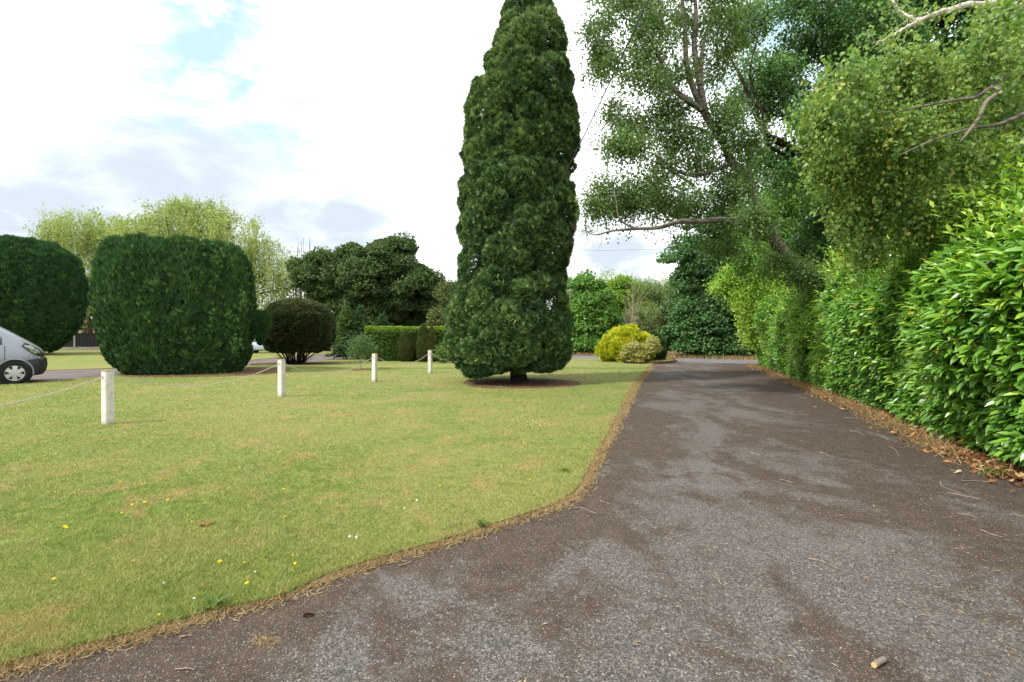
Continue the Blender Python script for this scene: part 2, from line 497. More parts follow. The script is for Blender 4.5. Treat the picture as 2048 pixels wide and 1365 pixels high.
dirt = t.mix(1.0, dirt, t.ramp(t.noise(pos, 6, 6, .7), [(.3, (.6, .58, .55)), (.55, (1, 1, 1)), (.75, (1.35, 1.3, 1.25))]), 'MULTIPLY')
# specks of stone still show through the dirt
speck = t.smooth(sepc.outputs[0], .86, .93)
fac = t.math('MULTIPLY', dirtf, t.math('SUBTRACT', .88, t.math('MULTIPLY', speck, .55)))
c = t.mix(fac, stone, dirt)
light = t.smooth(t.noise(pos, .6, 5, .6, 1.0), .5, .66)
c = t.mix(t.math('MULTIPLY', t.math('MULTIPLY', light, .2), t.math('SUBTRACT', 1.0, dirtf)), c, (.18, .17, .16))
# moss tint on a few spots
mo = t.smooth(t.noise(pos, 1.3, 5, .65), .64, .72)
c = t.mix(t.math('MULTIPLY', mo, .35), c, (.13, .11, .035))
h = t.math('ADD', t.math('MULTIPLY', vo.outputs['Distance'], -1.0), t.math('MULTIPLY', grain, .35))
finish(t, principled(t, c, .95, .15, 0, h, .75, .008))
M['tarmac'] = m
m, t = mat_new('road_tarmac')
pos = t.new('ShaderNodeNewGeometry').outputs['Position']
n1 = t.noise(pos, 60, 3, .7); n2 = t.noise(pos, .8, 5, .6)
c = t.mix(n1, (.085, .085, .09), (.15, .15, .155)); c = t.mix(t.smooth(n2, .45, .7), c, (.16, .155, .16))
finish(t, principled(t, c, .85, .3, 0, n1, .3, .005)); M['road'] = m
m, t = mat_new('track_tarmac')
pos = t.new('ShaderNodeNewGeometry').outputs['Position']
n1 = t.noise(pos, 50, 3, .7); n2 = t.noise(pos, .7, 5, .65)
c = t.mix(n1, (.09, .075, .075), (.15, .125, .12)); c = t.mix(t.smooth(n2, .5, .65), c, (.10, .06, .045))
finish(t, principled(t, c, .85, .25, 0, n1, .3, .005)); M['track'] = m
m, t = mat_new('bare_soil')
pos = t.new('ShaderNodeNewGeometry').outputs['Position']
n1 = t.noise(pos, 30, 5, .7); n2 = t.noise(pos, 2, 4, .6)
c = t.mix(n1, (.055, .028, .018), (.15, .085, .055)); c = t.mix(t.math('MULTIPLY', t.smooth(n2, .5, .7), .5), c, (.19, .135, .07))
finish(t, principled(t, c, .95, .1, 0, n1, .7, .02)); M['soil'] = m
m, t = mat_new('rough_verge')
pos = t.new('ShaderNodeNewGeometry').outputs['Position']
n1 = t.noise(pos, 5, 6, .7); n2 = t.noise(pos, .5, 5, .6)
c = t.mix(t.smooth(n1, .35, .7), (.10, .10, .035), (.30, .20, .10)); c = t.mix(t.math('MULTIPLY', t.smooth(n2, .5, .65), .6), c, (.08, .10, .03))
finish(t, principled(t, c, .95, .1, 0, n1, .7, .05)); M['verge'] = m

# ------------------------------------------------------------------ the ground
def sheet(name, pts, z, mat, skirt=0.0, kind='structure'):
    """flat polygon at height z, with an edge going down by skirt"""
    bm = bmesh.new()
    vs = [bm.verts.new((p[0], p[1], z)) for p in pts]
    es = [bm.edges.new((vs[i], vs[(i + 1) % len(vs)])) for i in range(len(vs))]
    bmesh.ops.triangle_fill(bm, use_beauty=True, edges=es, normal=(0, 0, 1))
    if skirt:
        lo = [bm.verts.new((p[0], p[1], z - skirt)) for p in pts]
        for i in range(len(vs)):
            j = (i + 1) % len(vs)
            bm.faces.new((vs[i], lo[i], lo[j], vs[j]))
    for f in bm.faces:
        if abs(f.normal.z) > .5 and f.normal.z < 0: f.normal_flip()
    me = bpy.data.meshes.new(name); bm.to_mesh(me); bm.free()
    me.materials.append(mat)
    o = bpy.data.objects.new(name, me); link(o)
    tag(o, kind=kind)
    return o

EDGE_PX = [(-500, 1500), (0, 1338), (150, 1300), (300, 1262), (430, 1225), (560, 1196), (640, 1160), (700, 1138), (800, 1108), (900, 1080), (1000, 1048),
           (1100, 1014), (1150, 984), (1175, 945), (1192, 912), (1208, 882), (1222, 855), (1240, 822), (1258, 792), (1272, 768), (1288, 748), (1300, 733)]
EDGE = np.array([G(*p)[:2] for p in EDGE_PX])
EDGE = smooth_path([np.array([p[0], p[1], 0]) for p in EDGE], 4)[:, :2]
jit = nz(np.column_stack([EDGE * 6, np.zeros(len(EDGE))]), 1.0, 3) * .035
EDGE[:, 0] += jit; EDGE[:, 1] += jit * .5
HEDGE = [(5.0, 0.5), (5.15, 3.0), (5.35, 5.2), (5.75, 6.5), (6.9, 9.6), (8.2, 13.4), (9.75, 18.2), (11.3, 23.4), (12.0, 25.2)]
def road_near(x): return 35.6 - 0.77 * x
def road_far(x): return 40.2 - 0.70 * x

big = sheet('ground', [(-400, -40), (400, -40), (400, 900), (-400, 900)], -0.03, M['verge'])
# driveway
drv = [(-9, -6), (7.5, -6)] + [(x + .9, y) for x, y in HEDGE] + [(13.2, road_near(13.2) + .3), (9.6, road_near(9.6) + .3), (8.0, 27.6)] + [tuple(p) for p in EDGE[::-1] + np.array([-.25, 0])] + [(-9, -2)]
dobj = sheet('driveway', drv, 0.0, M['tarmac'])
bm = bmesh.new(); bm.from_mesh(dobj.data)
for ax, lo_, hi_, st_ in ((0, -9, 14, .4), (1, -6, 30, .5)):
    for v_ in np.arange(lo_, hi_, st_):
        co = [0, 0, 0]; no = [0, 0, 0]; co[ax] = v_; no[ax] = 1
        bmesh.ops.bisect_plane(bm, geom=bm.verts[:] + bm.edges[:] + bm.faces[:], plane_co=co, plane_no=no)
bm.to_mesh(dobj.data); bm.free()
co = np.array([v_.co[:2] for v_ in dobj.data.vertices])
def seg_dist(pts, poly):
    best = np.full(len(pts), 1e9)
    for a_, b_ in zip(poly[:-1], poly[1:]):
        a_ = np.array(a_[:2], float); ab = np.array(b_[:2], float) - a_
        t_ = np.clip(((pts - a_) @ ab) / (ab @ ab + 1e-9), 0, 1)
        best = np.minimum(best, np.linalg.norm(pts - a_ - t_[:, None] * ab, axis=1))
    return best
ed_ = np.maximum(np.clip(1 - seg_dist(co, EDGE) / .9, 0, 1) * .8, np.clip(1 - (seg_dist(co, HEDGE) - .3) / 2.0, 0, 1))
at_ = dobj.data.attributes.new('edge', 'FLOAT', 'POINT'); at_.data.foreach_set('value', ed_.astype(np.float32))
# road and verge
xs = np.linspace(-70, 60, 14)
sheet('road', [(x, road_near(x)) for x in xs] + [(x, road_far(x)) for x in xs[::-1]], 0.005, M['road'])
m_line = sheet('road_edge_line', [(x, road_near(x) + .25) for x in np.linspace(-4, 30, 6)] + [(x, road_near(x) + .36) for x in np.linspace(30, -4, 6)], 0.009, plain('worn_line', (.30, .30, .31), .8, .2))
# track on the left
near = [(-26, 14.5)] + [tuple(G(*p)[:2]) for p in [(0, 771), (90, 765), (240, 751), (370, 741), (500, 733), (600, 726), (668, 721)]] + [(-8.6, 31.2)]
far = [tuple(G(*p)[:2]) for p in [(730, 706), (668, 707), (600, 713), (500, 721), (370, 730), (215, 738), (90, 742), (0, 744)]] + [(-34, 18.5)]
sheet('track', near + far, 0.002, M['track'])
# lawns
lawn = [tuple(p) for p in EDGE] + [(8.1, 28.2), (7.0, 29.6), (4.6, 31.6), (2.0, 33.4), (-1, 33.5), (-8.4, 31.1)] + [p for p in near[::-1][1:]] + [(-30, 6), (-12, 1.0)]
sheet('lawn', lawn, 0.022, M['lawn'], .04)
flawn = far[1:] + [(-60, 20), (-75, 60), (-30, 58), (-18, 50)]
sheet('far_lawn', flawn, 0.022, M['lawn'], .04)
def blobpts(cx, cy, rx, ry, n=28, amp=.12, seed=1):
    a = np.linspace(0, 2 * math.pi, n, endpoint=False)
    r = 1 + amp * nz(np.column_stack([np.cos(a), np.sin(a), np.zeros(n)]), 3.0, seed)
    return [(cx + rx * c * q, cy + ry * s * q) for c, s, q in zip(np.cos(a), np.sin(a), r)]
sheet('soil_patch', blobpts(.20, 15.75, 1.75, 1.6, amp=.2, seed=2), 0.027, M['soil'])
sheet('soil_patch', blobpts(-12.0, 20.4, 3.2, 2.7, seed=3), 0.027, M['soil'])
sheet('soil_patch', blobpts(-11.0, 26.3, 2.2, 1.5, seed=4), 0.027, M['soil'])
sheet('soil_patch', blobpts(-6.4, 21.7, .5, .5, seed=5), 0.027, M['soil'])
# soil strip below the hedge
st = [(x - .20 + .10 * math.sin(i * 2.1), y) for i, (x, y) in enumerate(HEDGE)]
sheet('soil_strip', st + [(x + .95, y) for x, y in HEDGE[::-1]], 0.006, M['soil'])

# ------------------------------------------------------------------ grass, litter (uncountable)
def in_poly(pts, poly):
    x, y = pts[:, 0], pts[:, 1]; c = np.zeros(len(pts), bool)
    n = len(poly)
    for i in range(n):
        x1, y1 = poly[i]; x2, y2 = poly[(i + 1) % n]
        m_ = ((y1 > y) != (y2 > y))
        xi = (x2 - x1) * (y - y1) / ((y2 - y1) if y2 != y1 else 1e-9) + x1
        c ^= m_ & (x < xi)
    return c
NB = 520000
px = U(-250, 1330, NB); py = HZ + (1480 - HZ) * (U(0.088, 1, NB)) ** 1.15
py = np.maximum(py, 738)
Yv = F * EYE / (py - HZ); g = np.column_stack([(px - 1024) / F * Yv, Yv])
g = g[in_poly(g, lawn)]
rad_s = ((g[:, 0] - .20) / 1.8) ** 2 + ((g[:, 1] - 15.75) / 1.65) ** 2
g = g[U(.25, 1.15, len(g)) < rad_s]
n = len(g); dist = np.hypot(g[:, 0], g[:, 1])
pos = np.column_stack([g, np.full(n, .018)])
pat = nz(pos, 2.2, 5)
hgt = (.017 + .017 * U(0, 1, n) + .008 * pat) * (1 + .03 * dist)
d = np.column_stack([RNG.normal(0, .95, n), RNG.normal(0, .95, n), np.full(n, 1.0)])
T_BL = np.array([[0, -.5, 0], [0, .5, 0], [1, .0, .25]], float)
mb = MB()
scatter(mb, T_BL, [np.array([[0, 1, 2]])], pos, d, rdir(n), hgt, np.clip(U(0, .82, n) + (U(0, 1, n) < .10) * .3, 0, 1), width=(.0032 + .00075 * dist) / hgt)
tag(mb.build('grass', M['blade']), 'short mown grass with dry straw coloured patches on the lawn', 'grass', kind='stuff')
# dry fringe along the drive
def along(poly, n):
    seg = np.diff(poly, axis=0); L = np.hypot(seg[:, 0], seg[:, 1]); cum = np.concatenate([[0], np.cumsum(L)])
    s = U(0, cum[-1], n); i = np.clip(np.searchsorted(cum, s) - 1, 0, len(seg) - 1)
    tt = (s - cum[i]) / L[i]
    return poly[i] + seg[i] * tt[:, None], norm(np.column_stack([seg[i][:, 1], -seg[i][:, 0]]))
e2 = EDGE[:-1]; dv_ = norm(np.diff(EDGE, axis=0)); nrm_ = np.column_stack([dv_[:, 1], -dv_[:, 0]])
wv = .09 + .07 * nz(np.column_stack([e2 * 2.5, np.zeros(len(e2))]), 2.0, 6) - .05
inn = e2 - nrm_ * .12; outp = e2 + nrm_ * np.maximum(wv, .02)[:, None]
sheet('soil_strip', [tuple(p_) for p_ in inn] + [tuple(p_) for p_ in outp[::-1]], 0.004, M['soil'])
n = 75000
b, nn = along(EDGE, n)
off = RNG.normal(0.0, .055, n) + .02
clump = nz(np.column_stack([b * 3.0, np.zeros(n)]), 2.0, 9)
keep = U(-1.0, 1.0, n) < clump + .35
p = b + nn * off[:, None]; p = p[keep]; n = len(p)
pos = np.column_stack([p, np.full(n, .006)])
d = np.column_stack([RNG.normal(.25, .8, n), RNG.normal(-.1, .8, n), U(.15, .8, n)])
mb = MB()
dd = np.hypot(p[:, 0], p[:, 1])
h_ = U(.02, .065, n)
scatter(mb, T_BL, [np.array([[0, 1, 2]])], pos, d, rdir(n), h_, U(.15, 1, n), width=(.0022 + .0007 * dd) / h_)
tag(mb.build('dry_grass_fringe', M['straw']), 'dry straw coloured grass fringe along the edge of the drive', 'dry grass', kind='stuff')
# straw tufts
tufts = [(540, 1192), (465, 1205), (330, 1250), (235, 1275), (120, 1300), (530, 1282), (615, 1170), (1110, 1012), (1075, 1020), (40, 1325), (1170, 960)]
mb = MB()
for (a, b_) in tufts:
    c0 = G(a, b_); n = 110
    pos = c0 + np.column_stack([RNG.normal(0, .035, n), RNG.normal(0, .03, n), np.zeros(n)])
    d = np.column_stack([RNG.normal(0, .8, n), RNG.normal(0, .8, n), U(.1, .5, n)])
    scatter(mb, T_BL, [np.array([[0, 1, 2]])], pos, d, rdir(n), U(.03, .07, n), U(.4, 1, n), width=.05)
tag(mb.build('straw_tufts', M['straw']), 'pale tufts of dead grass lying over the tarmac edge', 'dry grass', kind='stuff')
# gravel grains loose on the tarmac
drvp = [tuple(p) for p in drv]
n = 20000
px = U(-100, 2300, n); py = HZ + 40 + 750 * U(0, 1, n) ** .75
Yv = F * EYE / (py - HZ); g = np.column_stack([(px - 1024) / F * Yv, Yv])
g = g[in_poly(g, drvp)]; g = g[~in_poly(g, lawn)]; n = len(g)
pos = np.column_stack([g, np.full(n, .001)])
T_PEB = np.array([[.5, 0, 0], [0, .45, 0], [-.5, 0, 0], [0, -.45, 0], [.05, .02, .42]], float)
F_PEB = [np.array([[0, 1, 4], [1, 2, 4], [2, 3, 4], [3, 0, 4]])]
dd = np.hypot(g[:, 0], g[:, 1])
d = np.column_stack([RNG.normal(0, 1, n), RNG.normal(0, 1, n), np.zeros(n)])
M['pebble'] = leaf_mat('loose_chippings', [(0, (.04, .035, .032)), (.6, (.09, .08, .075)), (.86, (.14, .125, .115)), (1, (.40, .37, .33))], .8, .3, .0)
mb = MB()
scatter(mb, T_PEB, F_PEB, pos, d, np.tile([0, 0, 1.0], (n, 1)), U(.004, .009, n) * (1 + .06 * dd), U(0, .9, n) ** 1.3)
tag(mb.build('loose_chippings', M['pebble']), 'loose stone chippings scattered over the old tarmac drive', 'gravel', kind='stuff')
# tiny debris on the drive: twiglets, seed husks
n = 5200
px = U(900, 2300, n); py = HZ + 55 + 700 * U(0, 1, n) ** 1.0
Yv = F * EYE / (py - HZ); g = np.column_stack([(px - 1024) / F * Yv, Yv])
g = g[in_poly(g, drvp) & ~in_poly(g, lawn)]
right = np.interp(g[:, 1], [h[1] for h in HEDGE], [h[0] for h in HEDGE])
g = g[U(0, 1, len(g)) < np.clip(1.1 - (right - g[:, 0]) / 3.0, .06, 1)]; n = len(g)
pos = np.column_stack([g, np.full(n, .004)])
d = np.column_stack([RNG.normal(0, 1, n), RNG.normal(0, 1, n), RNG.normal(0, .1, n)])
mb = MB()
scatter(mb, T_NARROW, F_DIAM, pos, d, np.tile([0, 0, 1.0], (n, 1)), U(.01, .05, n), U(.3, 1, n), width=U(.4, 1.6, n))
tag(mb.build('drive_debris', M['straw']), 'fine husks and bits of twig littering the drive below the birches', 'debris', kind='stuff')
# leaf litter under hedge
HP = np.array(HEDGE)
n = 9000
b, nn = along(HP[1:], n)
off = np.abs(RNG.normal(0, .24, n)) - .10
p = b - nn * off[:, None]
pos = np.column_stack([p[:, 0], p[:, 1], U(.008, .05, n)])
d = np.column_stack([RNG.normal(0, 1, n), RNG.normal(0, 1, n), RNG.normal(0, .25, n)])
nrm = np.column_stack([RNG.normal(0, .35, n), RNG.normal(0, .35, n), np.ones(n)])
mb = MB()
sz = U(.02, .10, n) ** 1.0 * (U(0, 1, n) < .6) + .02
scatter(mb, T_FOLD, F_FOLD, pos, d, nrm, sz, U(0, 1, n) ** .8, width=.8)
tag(mb.build('leaf_litter', M['litter']), 'orange brown fallen leaves along the foot of the laurel hedge', 'leaf litter', kind='stuff')
n = 15000
b, nn = along(HP[2:], n)
off = RNG.normal(.22, .12, n); cl = nz(np.column_stack([b * 2.2, np.zeros(n)]), 1.5, 4)
p = b - nn * off[:, None]; k = U(-1, 1, n) < cl; p = p[k]; n = len(p)
pos = np.column_stack([p[:, 0], p[:, 1], np.full(n, .004)])
d = np.column_stack([RNG.normal(-.2, .6, n), RNG.normal(0, .6, n), U(.3, 1, n)])
mb = MB()
scatter(mb, T_BL, [np.array([[0, 1, 2]])], pos, d, rdir(n), U(.08, .26, n), U(0, 1, n), width=.03)
tag(mb.build('hedge_foot_grass', M['straw']), 'thin dead grass stalks standing at the hedge foot', 'dry grass', kind='stuff')
# verge grass beyond the road
n = 26000
x = U(-12, 22, n); y = road_far(x) + U(.1, 3.6, n)
pos = np.column_stack([x, y, np.full(n, -.02)])
d = np.column_stack([RNG.normal(0, .3, n), RNG.normal(0, .3, n), np.ones(n)])
mb = MB()
scatter(mb, T_BL, [np.array([[0, 1, 2]])], pos, d, rdir(n), U(.12, .38, n) * (1 + .5 * nz(pos, .8, 6)), U(0, 1, n), width=.11)
tag(mb.build('verge_grass', M['straw']), 'parched tall grass on the verge beyond the road', 'dry grass', kind='stuff')

# ------------------------------------------------------------------ foliage builders
def core_lathe(zs, rs, cx, cy, sq, mat, parent, shrink, name, n=36, yc=None):
    mb = MB()
    a = np.linspace(0, 2 * math.pi, n, endpoint=False)
    ring = []
    for z, r, x0 in zip(zs, rs, cx):
        rr = max(r - shrink, .02)
        ring.append(np.column_stack([x0 + rr * np.cos(a), cy + rr * sq * np.sin(a), np.full(n, z)]))
    ring = np.array(ring)
    ring[0, :, 2] += shrink * .5; ring[-1, :, 2] -= shrink * .7
    m_ = len(zs)
    i = np.arange(m_ - 1)[:, None] * n; j = np.arange(n)[None, :]; j2 = (j + 1) % n
    q = np.stack([i + j, i + j2, i + n + j2, i + n + j], -1).reshape(-1, 4)
    v = ring.reshape(-1, 3)
    v = v + (nz(v, 2.3, 8) * shrink * .3)[:, None] * np.array([1, 1, 0])
    mb.add(v, [q, np.arange(n)[::-1][None, :], (np.arange(n) + (m_ - 1) * n)[None, :]])
    return mb.build(name, mat, parent, smooth=True)

def lathe_foliage(mb, zs, rs, cxs, cy, sq, count, lobe_s, lobe_a, size, T, Fc, upbias=.5, tint0=.4, tintn=.25, back=.55, seed=0, jitter=.05, depth=.25, topbright=0., stops=None, outw=1.0, width=1.0, small=0):
    zs = np.asarray(zs, float); rs = np.asarray(rs, float); cxs = np.asarray(cxs, float)
    # sample z by surface area
    zz_ = np.linspace(zs[0], zs[-1], 400); rr_ = np.interp(zz_, zs, rs)
    sl = np.sqrt(1 + np.gradient(rr_, zz_) ** 2)
    w = rr_ * sl; w = np.cumsum(w); w /= w[-1]
    z = np.interp(U(0, 1, count), w, zz_)
    th = U(0, 2 * math.pi, count)
    keep = (np.sin(th) < .35) | (U(0, 1, count) < back)
    z = z[keep]; th = th[keep]
    r = np.interp(z, zs, rs); c0 = np.interp(z, zs, cxs)
    slope = np.interp(z, zz_, np.gradient(rr_, zz_))
    base = np.column_stack([c0 + r * np.cos(th), cy + r * sq * np.sin(th), z])
    bn = norm(np.column_stack([np.cos(th), np.sin(th) / max(sq, .2), -slope]))
    # lobes
    area = 2 * math.pi * np.trapz(rr_ * sl, zz_)
    nl = int(max(6, area / (lobe_s ** 2) * .92))
    zl = np.interp((np.arange(nl) + .5) / nl, w, zz_); tl = (np.arange(nl) * 2.39996 + seed) % (2 * math.pi) + U(-.5, .5, nl) * lobe_s / np.maximum(np.interp(zl, zs, rs), .2)
    zl = zl + U(-.3, .3, nl) * lobe_s
    rl = np.interp(zl, zs, rs); L = np.column_stack([np.interp(zl, zs, cxs) + rl * np.cos(tl), cy + rl * sq * np.sin(tl), zl])
    ls = lobe_s * U(.72, 1.45, nl); lt = U(-1, 1, nl)
    d1 = np.empty(len(base)); ix = np.empty(len(base), int)
    for s in range(0, len(base), 20000):
        D = np.linalg.norm(base[s:s + 20000, None, :] - L[None], axis=2) / ls[None]
        ix[s:s + 20000] = D.argmin(1); d1[s:s + 20000] = D.min(1)
    dome = np.sqrt(np.clip(1 - (d1 / .76) ** 2, 0, 1))
    lvec = (base - L[ix]) / ls[ix][:, None]
    nrm = norm(bn + lvec * 1.9 * (lobe_a / lobe_s) * 2)
    disp = lobe_a * (dome - .55) + jitter * nz(base, 5.0, seed) - U(0, 1, len(base)) ** 2 * depth
    p = base + bn * disp[:, None]
    d = norm(nrm * outw + np.array([0, 0, upbias]) + rdir(len(p)) * .45)
    if small:
        # second, smaller generation of tufts riding on the big lobes
        s2 = lobe_s * small; n2 = int(area / (s2 * s2) * 1.3)
        pick = RNG.choice(len(p), min(n2, len(p)), replace=False)
        kd = KDTree(len(pick))
        for i_, q_ in enumerate(pick): kd.insert(p[q_], i_)
        kd.balance()
        near_ = [kd.find(q_) for q_ in p]
        dd2 = np.array([q_[2] for q_ in near_]) / s2; i2 = np.array([q_[1] for q_ in near_])
        dm = np.sqrt(np.clip(1 - (dd2 / .8) ** 2, 0, 1))
        loc = (p - p[pick[i2]]) / s2
        big_n = nrm
        nrm = norm(nrm + loc * 1.2)
        sc2 = RNG.uniform(.3, 1.4, len(pick))[i2]
        p = p + (big_n * .8 + np.array([0, 0, .35])) * ((dm - .4) * s2 * .55 * sc2)[:, None]
        d = norm(nrm * outw + np.array([0, 0, upbias * .8]) + rdir(len(p)) * .35)
        lt2 = RNG.normal(0, .09, len(pick))[i2] + .10 * (dm - .5)
    else:
        lt2 = 0
    tint = lt2 + tint0 + tintn * RNG.normal(0, .6, len(p)) + .12 * lt[ix] + .10 * nz(base, .9, seed + 1) + topbright * (z - zs[0]) / (zs[-1] - zs[0])
    p = p - d * (np.asarray(size) * .55)
    scatter(mb, T, Fc, p, d, norm(nrm + rdir(len(p)) * .8), size * U(.6, 1.35, len(p)), tint, width)

def grow(mb, limbs, targets, sides=5, rtip=.012, bow=.12, tint=.5, k=.02):
    """limbs: list of (points, radii). Twigs and boughs reach from them to every target"""
    nodes = []; rad = []
    for pts, rr in limbs:
        sp = smooth_path(pts, 5)
        rs_ = np.interp(np.linspace(0, 1, len(sp)), np.linspace(0, 1, len(rr)), rr)
        tube(mb, sp, rs_, 9 if max(rr) > .06 else sides, tint)
        nodes.append(sp[2:]); rad.append(rs_[2:])
    nodes = np.concatenate(nodes); rad = np.concatenate(rad)
    dmin = np.array([np.linalg.norm(nodes - t_, axis=1).min() for t_ in targets])
    for ti in np.argsort(dmin):
        t_ = targets[ti]
        D = np.linalg.norm(nodes - t_, axis=1)
        i = (D + np.where(nodes[:, 2] > t_[2] + .6, .4, 0)).argmin()
        L = D[i]
        if L < .08: continue
        r0 = min(rad[i] * .7, rtip + k * L)
        a = nodes[i]
        ts = np.linspace(0, 1, 6)[:, None]
        side = rdir(1)[0] * L * bow
        pts = a + (t_ - a) * ts + (side + np.array([0, 0, L * bow])) * (np.sin(math.pi * ts)) + RNG.normal(0, L * .02, (6, 3)) * ts * (1 - ts) * 4
        rr = np.linspace(r0, rtip * .7, 6)
        tube(mb, pts, rr, sides if r0 > .015 else 4, tint)
        nodes = np.concatenate([nodes, pts[1:]]); rad = np.concatenate([rad, rr[1:]])

def clump_targets(clumps, Yr, per=6):
    """clumps: (px,py,rx,ry[,Y]) -> 3D targets with size"""
    out = []; 
    for c in clumps:
        Yc = c[4] if len(c) > 4 else U(*Yr)
        cx = P(c[0], c[1], Yc)
        rx = c[2] / F * Yc; rz = c[3] / F * Yc
        n_ = max(2, int(per * (rx * rz) ** .5 / .5))
        q = rdir(n_) * U(.25, .95, n_)[:, None] ** .6
        ry = (rx + rz) * .55
        out.append(cx + q * np.array([rx, ry, rz]))
    return np.concatenate(out)

def leaves_at(mb, targets, per, spread, size, T=T_DIAM, Fc=F_DIAM, droop=.7, tint0=.45, tn=.28, flat=.7, width=1.0, seed=0, up=.5):
    n_ = len(targets) * per
    c = np.repeat(targets, per, 0)
    sp = np.repeat(U(.6, 1.3, len(targets)), per)[:, None] * spread
    q = RNG.normal(0, .5, (n_, 3)) * np.array([1, 1, flat]) * sp
    p = c + q
    d = norm(rdir(n_) + np.array([0, 0, -droop]) + norm(q) * .4)
    nr = norm(rdir(n_) + np.array([0, 0, up]))
    tt = tint0 + RNG.normal(0, tn * .5, n_) + np.repeat(RNG.normal(0, tn * .4, len(targets)), per) + .1 * nz(p, 1.0, seed)
    scatter(mb, T, Fc, p, d, nr, size * U(.65, 1.3, n_), tt, width)

def hang_strands(mb, wood, starts, length, nleaf, size, T, Fc, tint0, tn, sway=.12, width=1.0, wr=.004, outward=None):
    n_ = len(starts)
    L = length * U(.5, 1.25, n_)
    sw = RNG.normal(0, sway, (n_, 2)) * L[:, None]
    tt = np.linspace(.02, 1, nleaf)
    x = starts[:, None, :] + np.stack([sw[:, 0:1] * (tt[None] ** .6), sw[:, 1:2] * (tt[None] ** .6), -L[:, None] * tt[None] ** 1.15], -1)
    p = x.reshape(-1, 3) + RNG.normal(0, size * .35, (n_ * nleaf, 3))
    d = norm(rdir(n_ * nleaf) * .8 + np.array([0, 0, -.9]))
    ti = tint0 + np.repeat(RNG.normal(0, tn * .5, n_), nleaf) + RNG.normal(0, tn * .5, n_ * nleaf)
    scatter(mb, T, Fc, p, d, rdir(n_ * nleaf), size * U(.7, 1.3, n_ * nleaf), ti, width)
    if wood is not None:
        for i in range(0, n_):
            tube(wood, x[i, ::max(1, nleaf // 4)], wr, 3)

# ------------------------------------------------------------------ the tall cypress
CY = 16.3
prof = [(772, 1030, 1), (765, 965, 1075), (757, 940, 1105), (745, 915, 1128), (720, 898, 1140), (690, 890, 1144), (650, 888, 1143), (600, 898, 1136), (550, 910, 1132), (500, 922, 1144),
        (450, 915, 1150), (400, 917, 1150), (350, 922, 1150), (300, 920, 1162), (250, 925, 1160), (200, 932, 1155), (150, 955, 1143), (100, 983, 1131), (50, 1006, 1118), (0, 1018, 1101), (-30, 1035, 1085), (-60, 1052, 1068)]
prof = prof[1:]
pz = [EYE + (HZ - a) / F * CY for a, _, _ in prof]
pz[0] = .62; pz[1] = .66; pz[2] = .72
pr_ = [(r_ - l_) / 2 / F * CY - .30 for _, l_, r_ in prof]
pr_ = [max(v, .12) + (.14 if k > len(pr_) - 6 else 0) for k, v in enumerate(pr_)]
pc = [((l_ + r_) / 2 - 1024) / F * CY for _, l_, r_ in prof]
t0 = empty('cypress_tree', (.17, CY, 0), 'tall dense columnar cypress standing alone on the lawn beside the drive', 'tree')
mb = MB()
k1 = 12
lo = [(z, r, c) for z, r, c in zip(pz, pr_, pc)]
lathe_foliage(mb, pz[:k1], pr_[:k1], pc[:k1], CY, 1.0, 105000, .78, .62, .125, T_FAN, F_FAN, .45, .48, .50, .5, 1, .08, .10, small=.36)
lathe_foliage(mb, [.26, .32, .45, .7, .9], [.1, .35, .50, .45, .2], [-.95] * 5, CY - 1.0, 1.0, 3500, .5, .1, .15, T_FAN, F_FAN, .4, .42, .3, 1, 1, .05, .1)
lathe_foliage(mb, [.45, .5, .62, .9], [.1, .4, .55, .3], [1.05] * 4, CY - .8, 1.0, 3500, .5, .1, .15, T_FAN, F_FAN, .4, .34, .3, 1, 1, .05, .1)
lathe_foliage(mb, pz[k1 - 1:], pr_[k1 - 1:], pc[k1 - 1:], CY, 1.0, 60000, .66, .44, .165, T_FAN2, F_FAN2, .8, .52, .55, .5, 2, .10, .12, small=.42)
mb.build('foliage', M['cypress'], t0)
core_lathe(pz, pr_, pc, CY, 1.0, M['cypress_core'], t0, .40, 'inner_foliage')
mb = MB()
tp = smooth_path([(.22, CY - .0, -.05), (.20, CY, .25), (.17, CY, .9), (.2, CY, 3), (.3, CY, 8), (.3, CY, 12)], 5)
tube(mb, tp, np.interp(np.linspace(0, 1, len(tp)), [0, .12, .3, 1], [.40, .28, .24, .04]), 12)
for k in range(9):
    a = U(0, 6.28)
    s_ = np.array([.2 + .2 * math.cos(a), CY + .2 * math.sin(a), U(.35, .6)])
    e_ = s_ + np.array([math.cos(a) * U(.5, 1.2), math.sin(a) * U(.5, 1.2), U(-.15, .1)])
    tube(mb, smooth_path([s_, (s_ + e_) / 2 + np.array([0, 0, .1]), e_], 3), [.02] * 4 + [.012] * 3, 4)
mb.build('trunk', M['bark_dark'], t0, smooth=True)

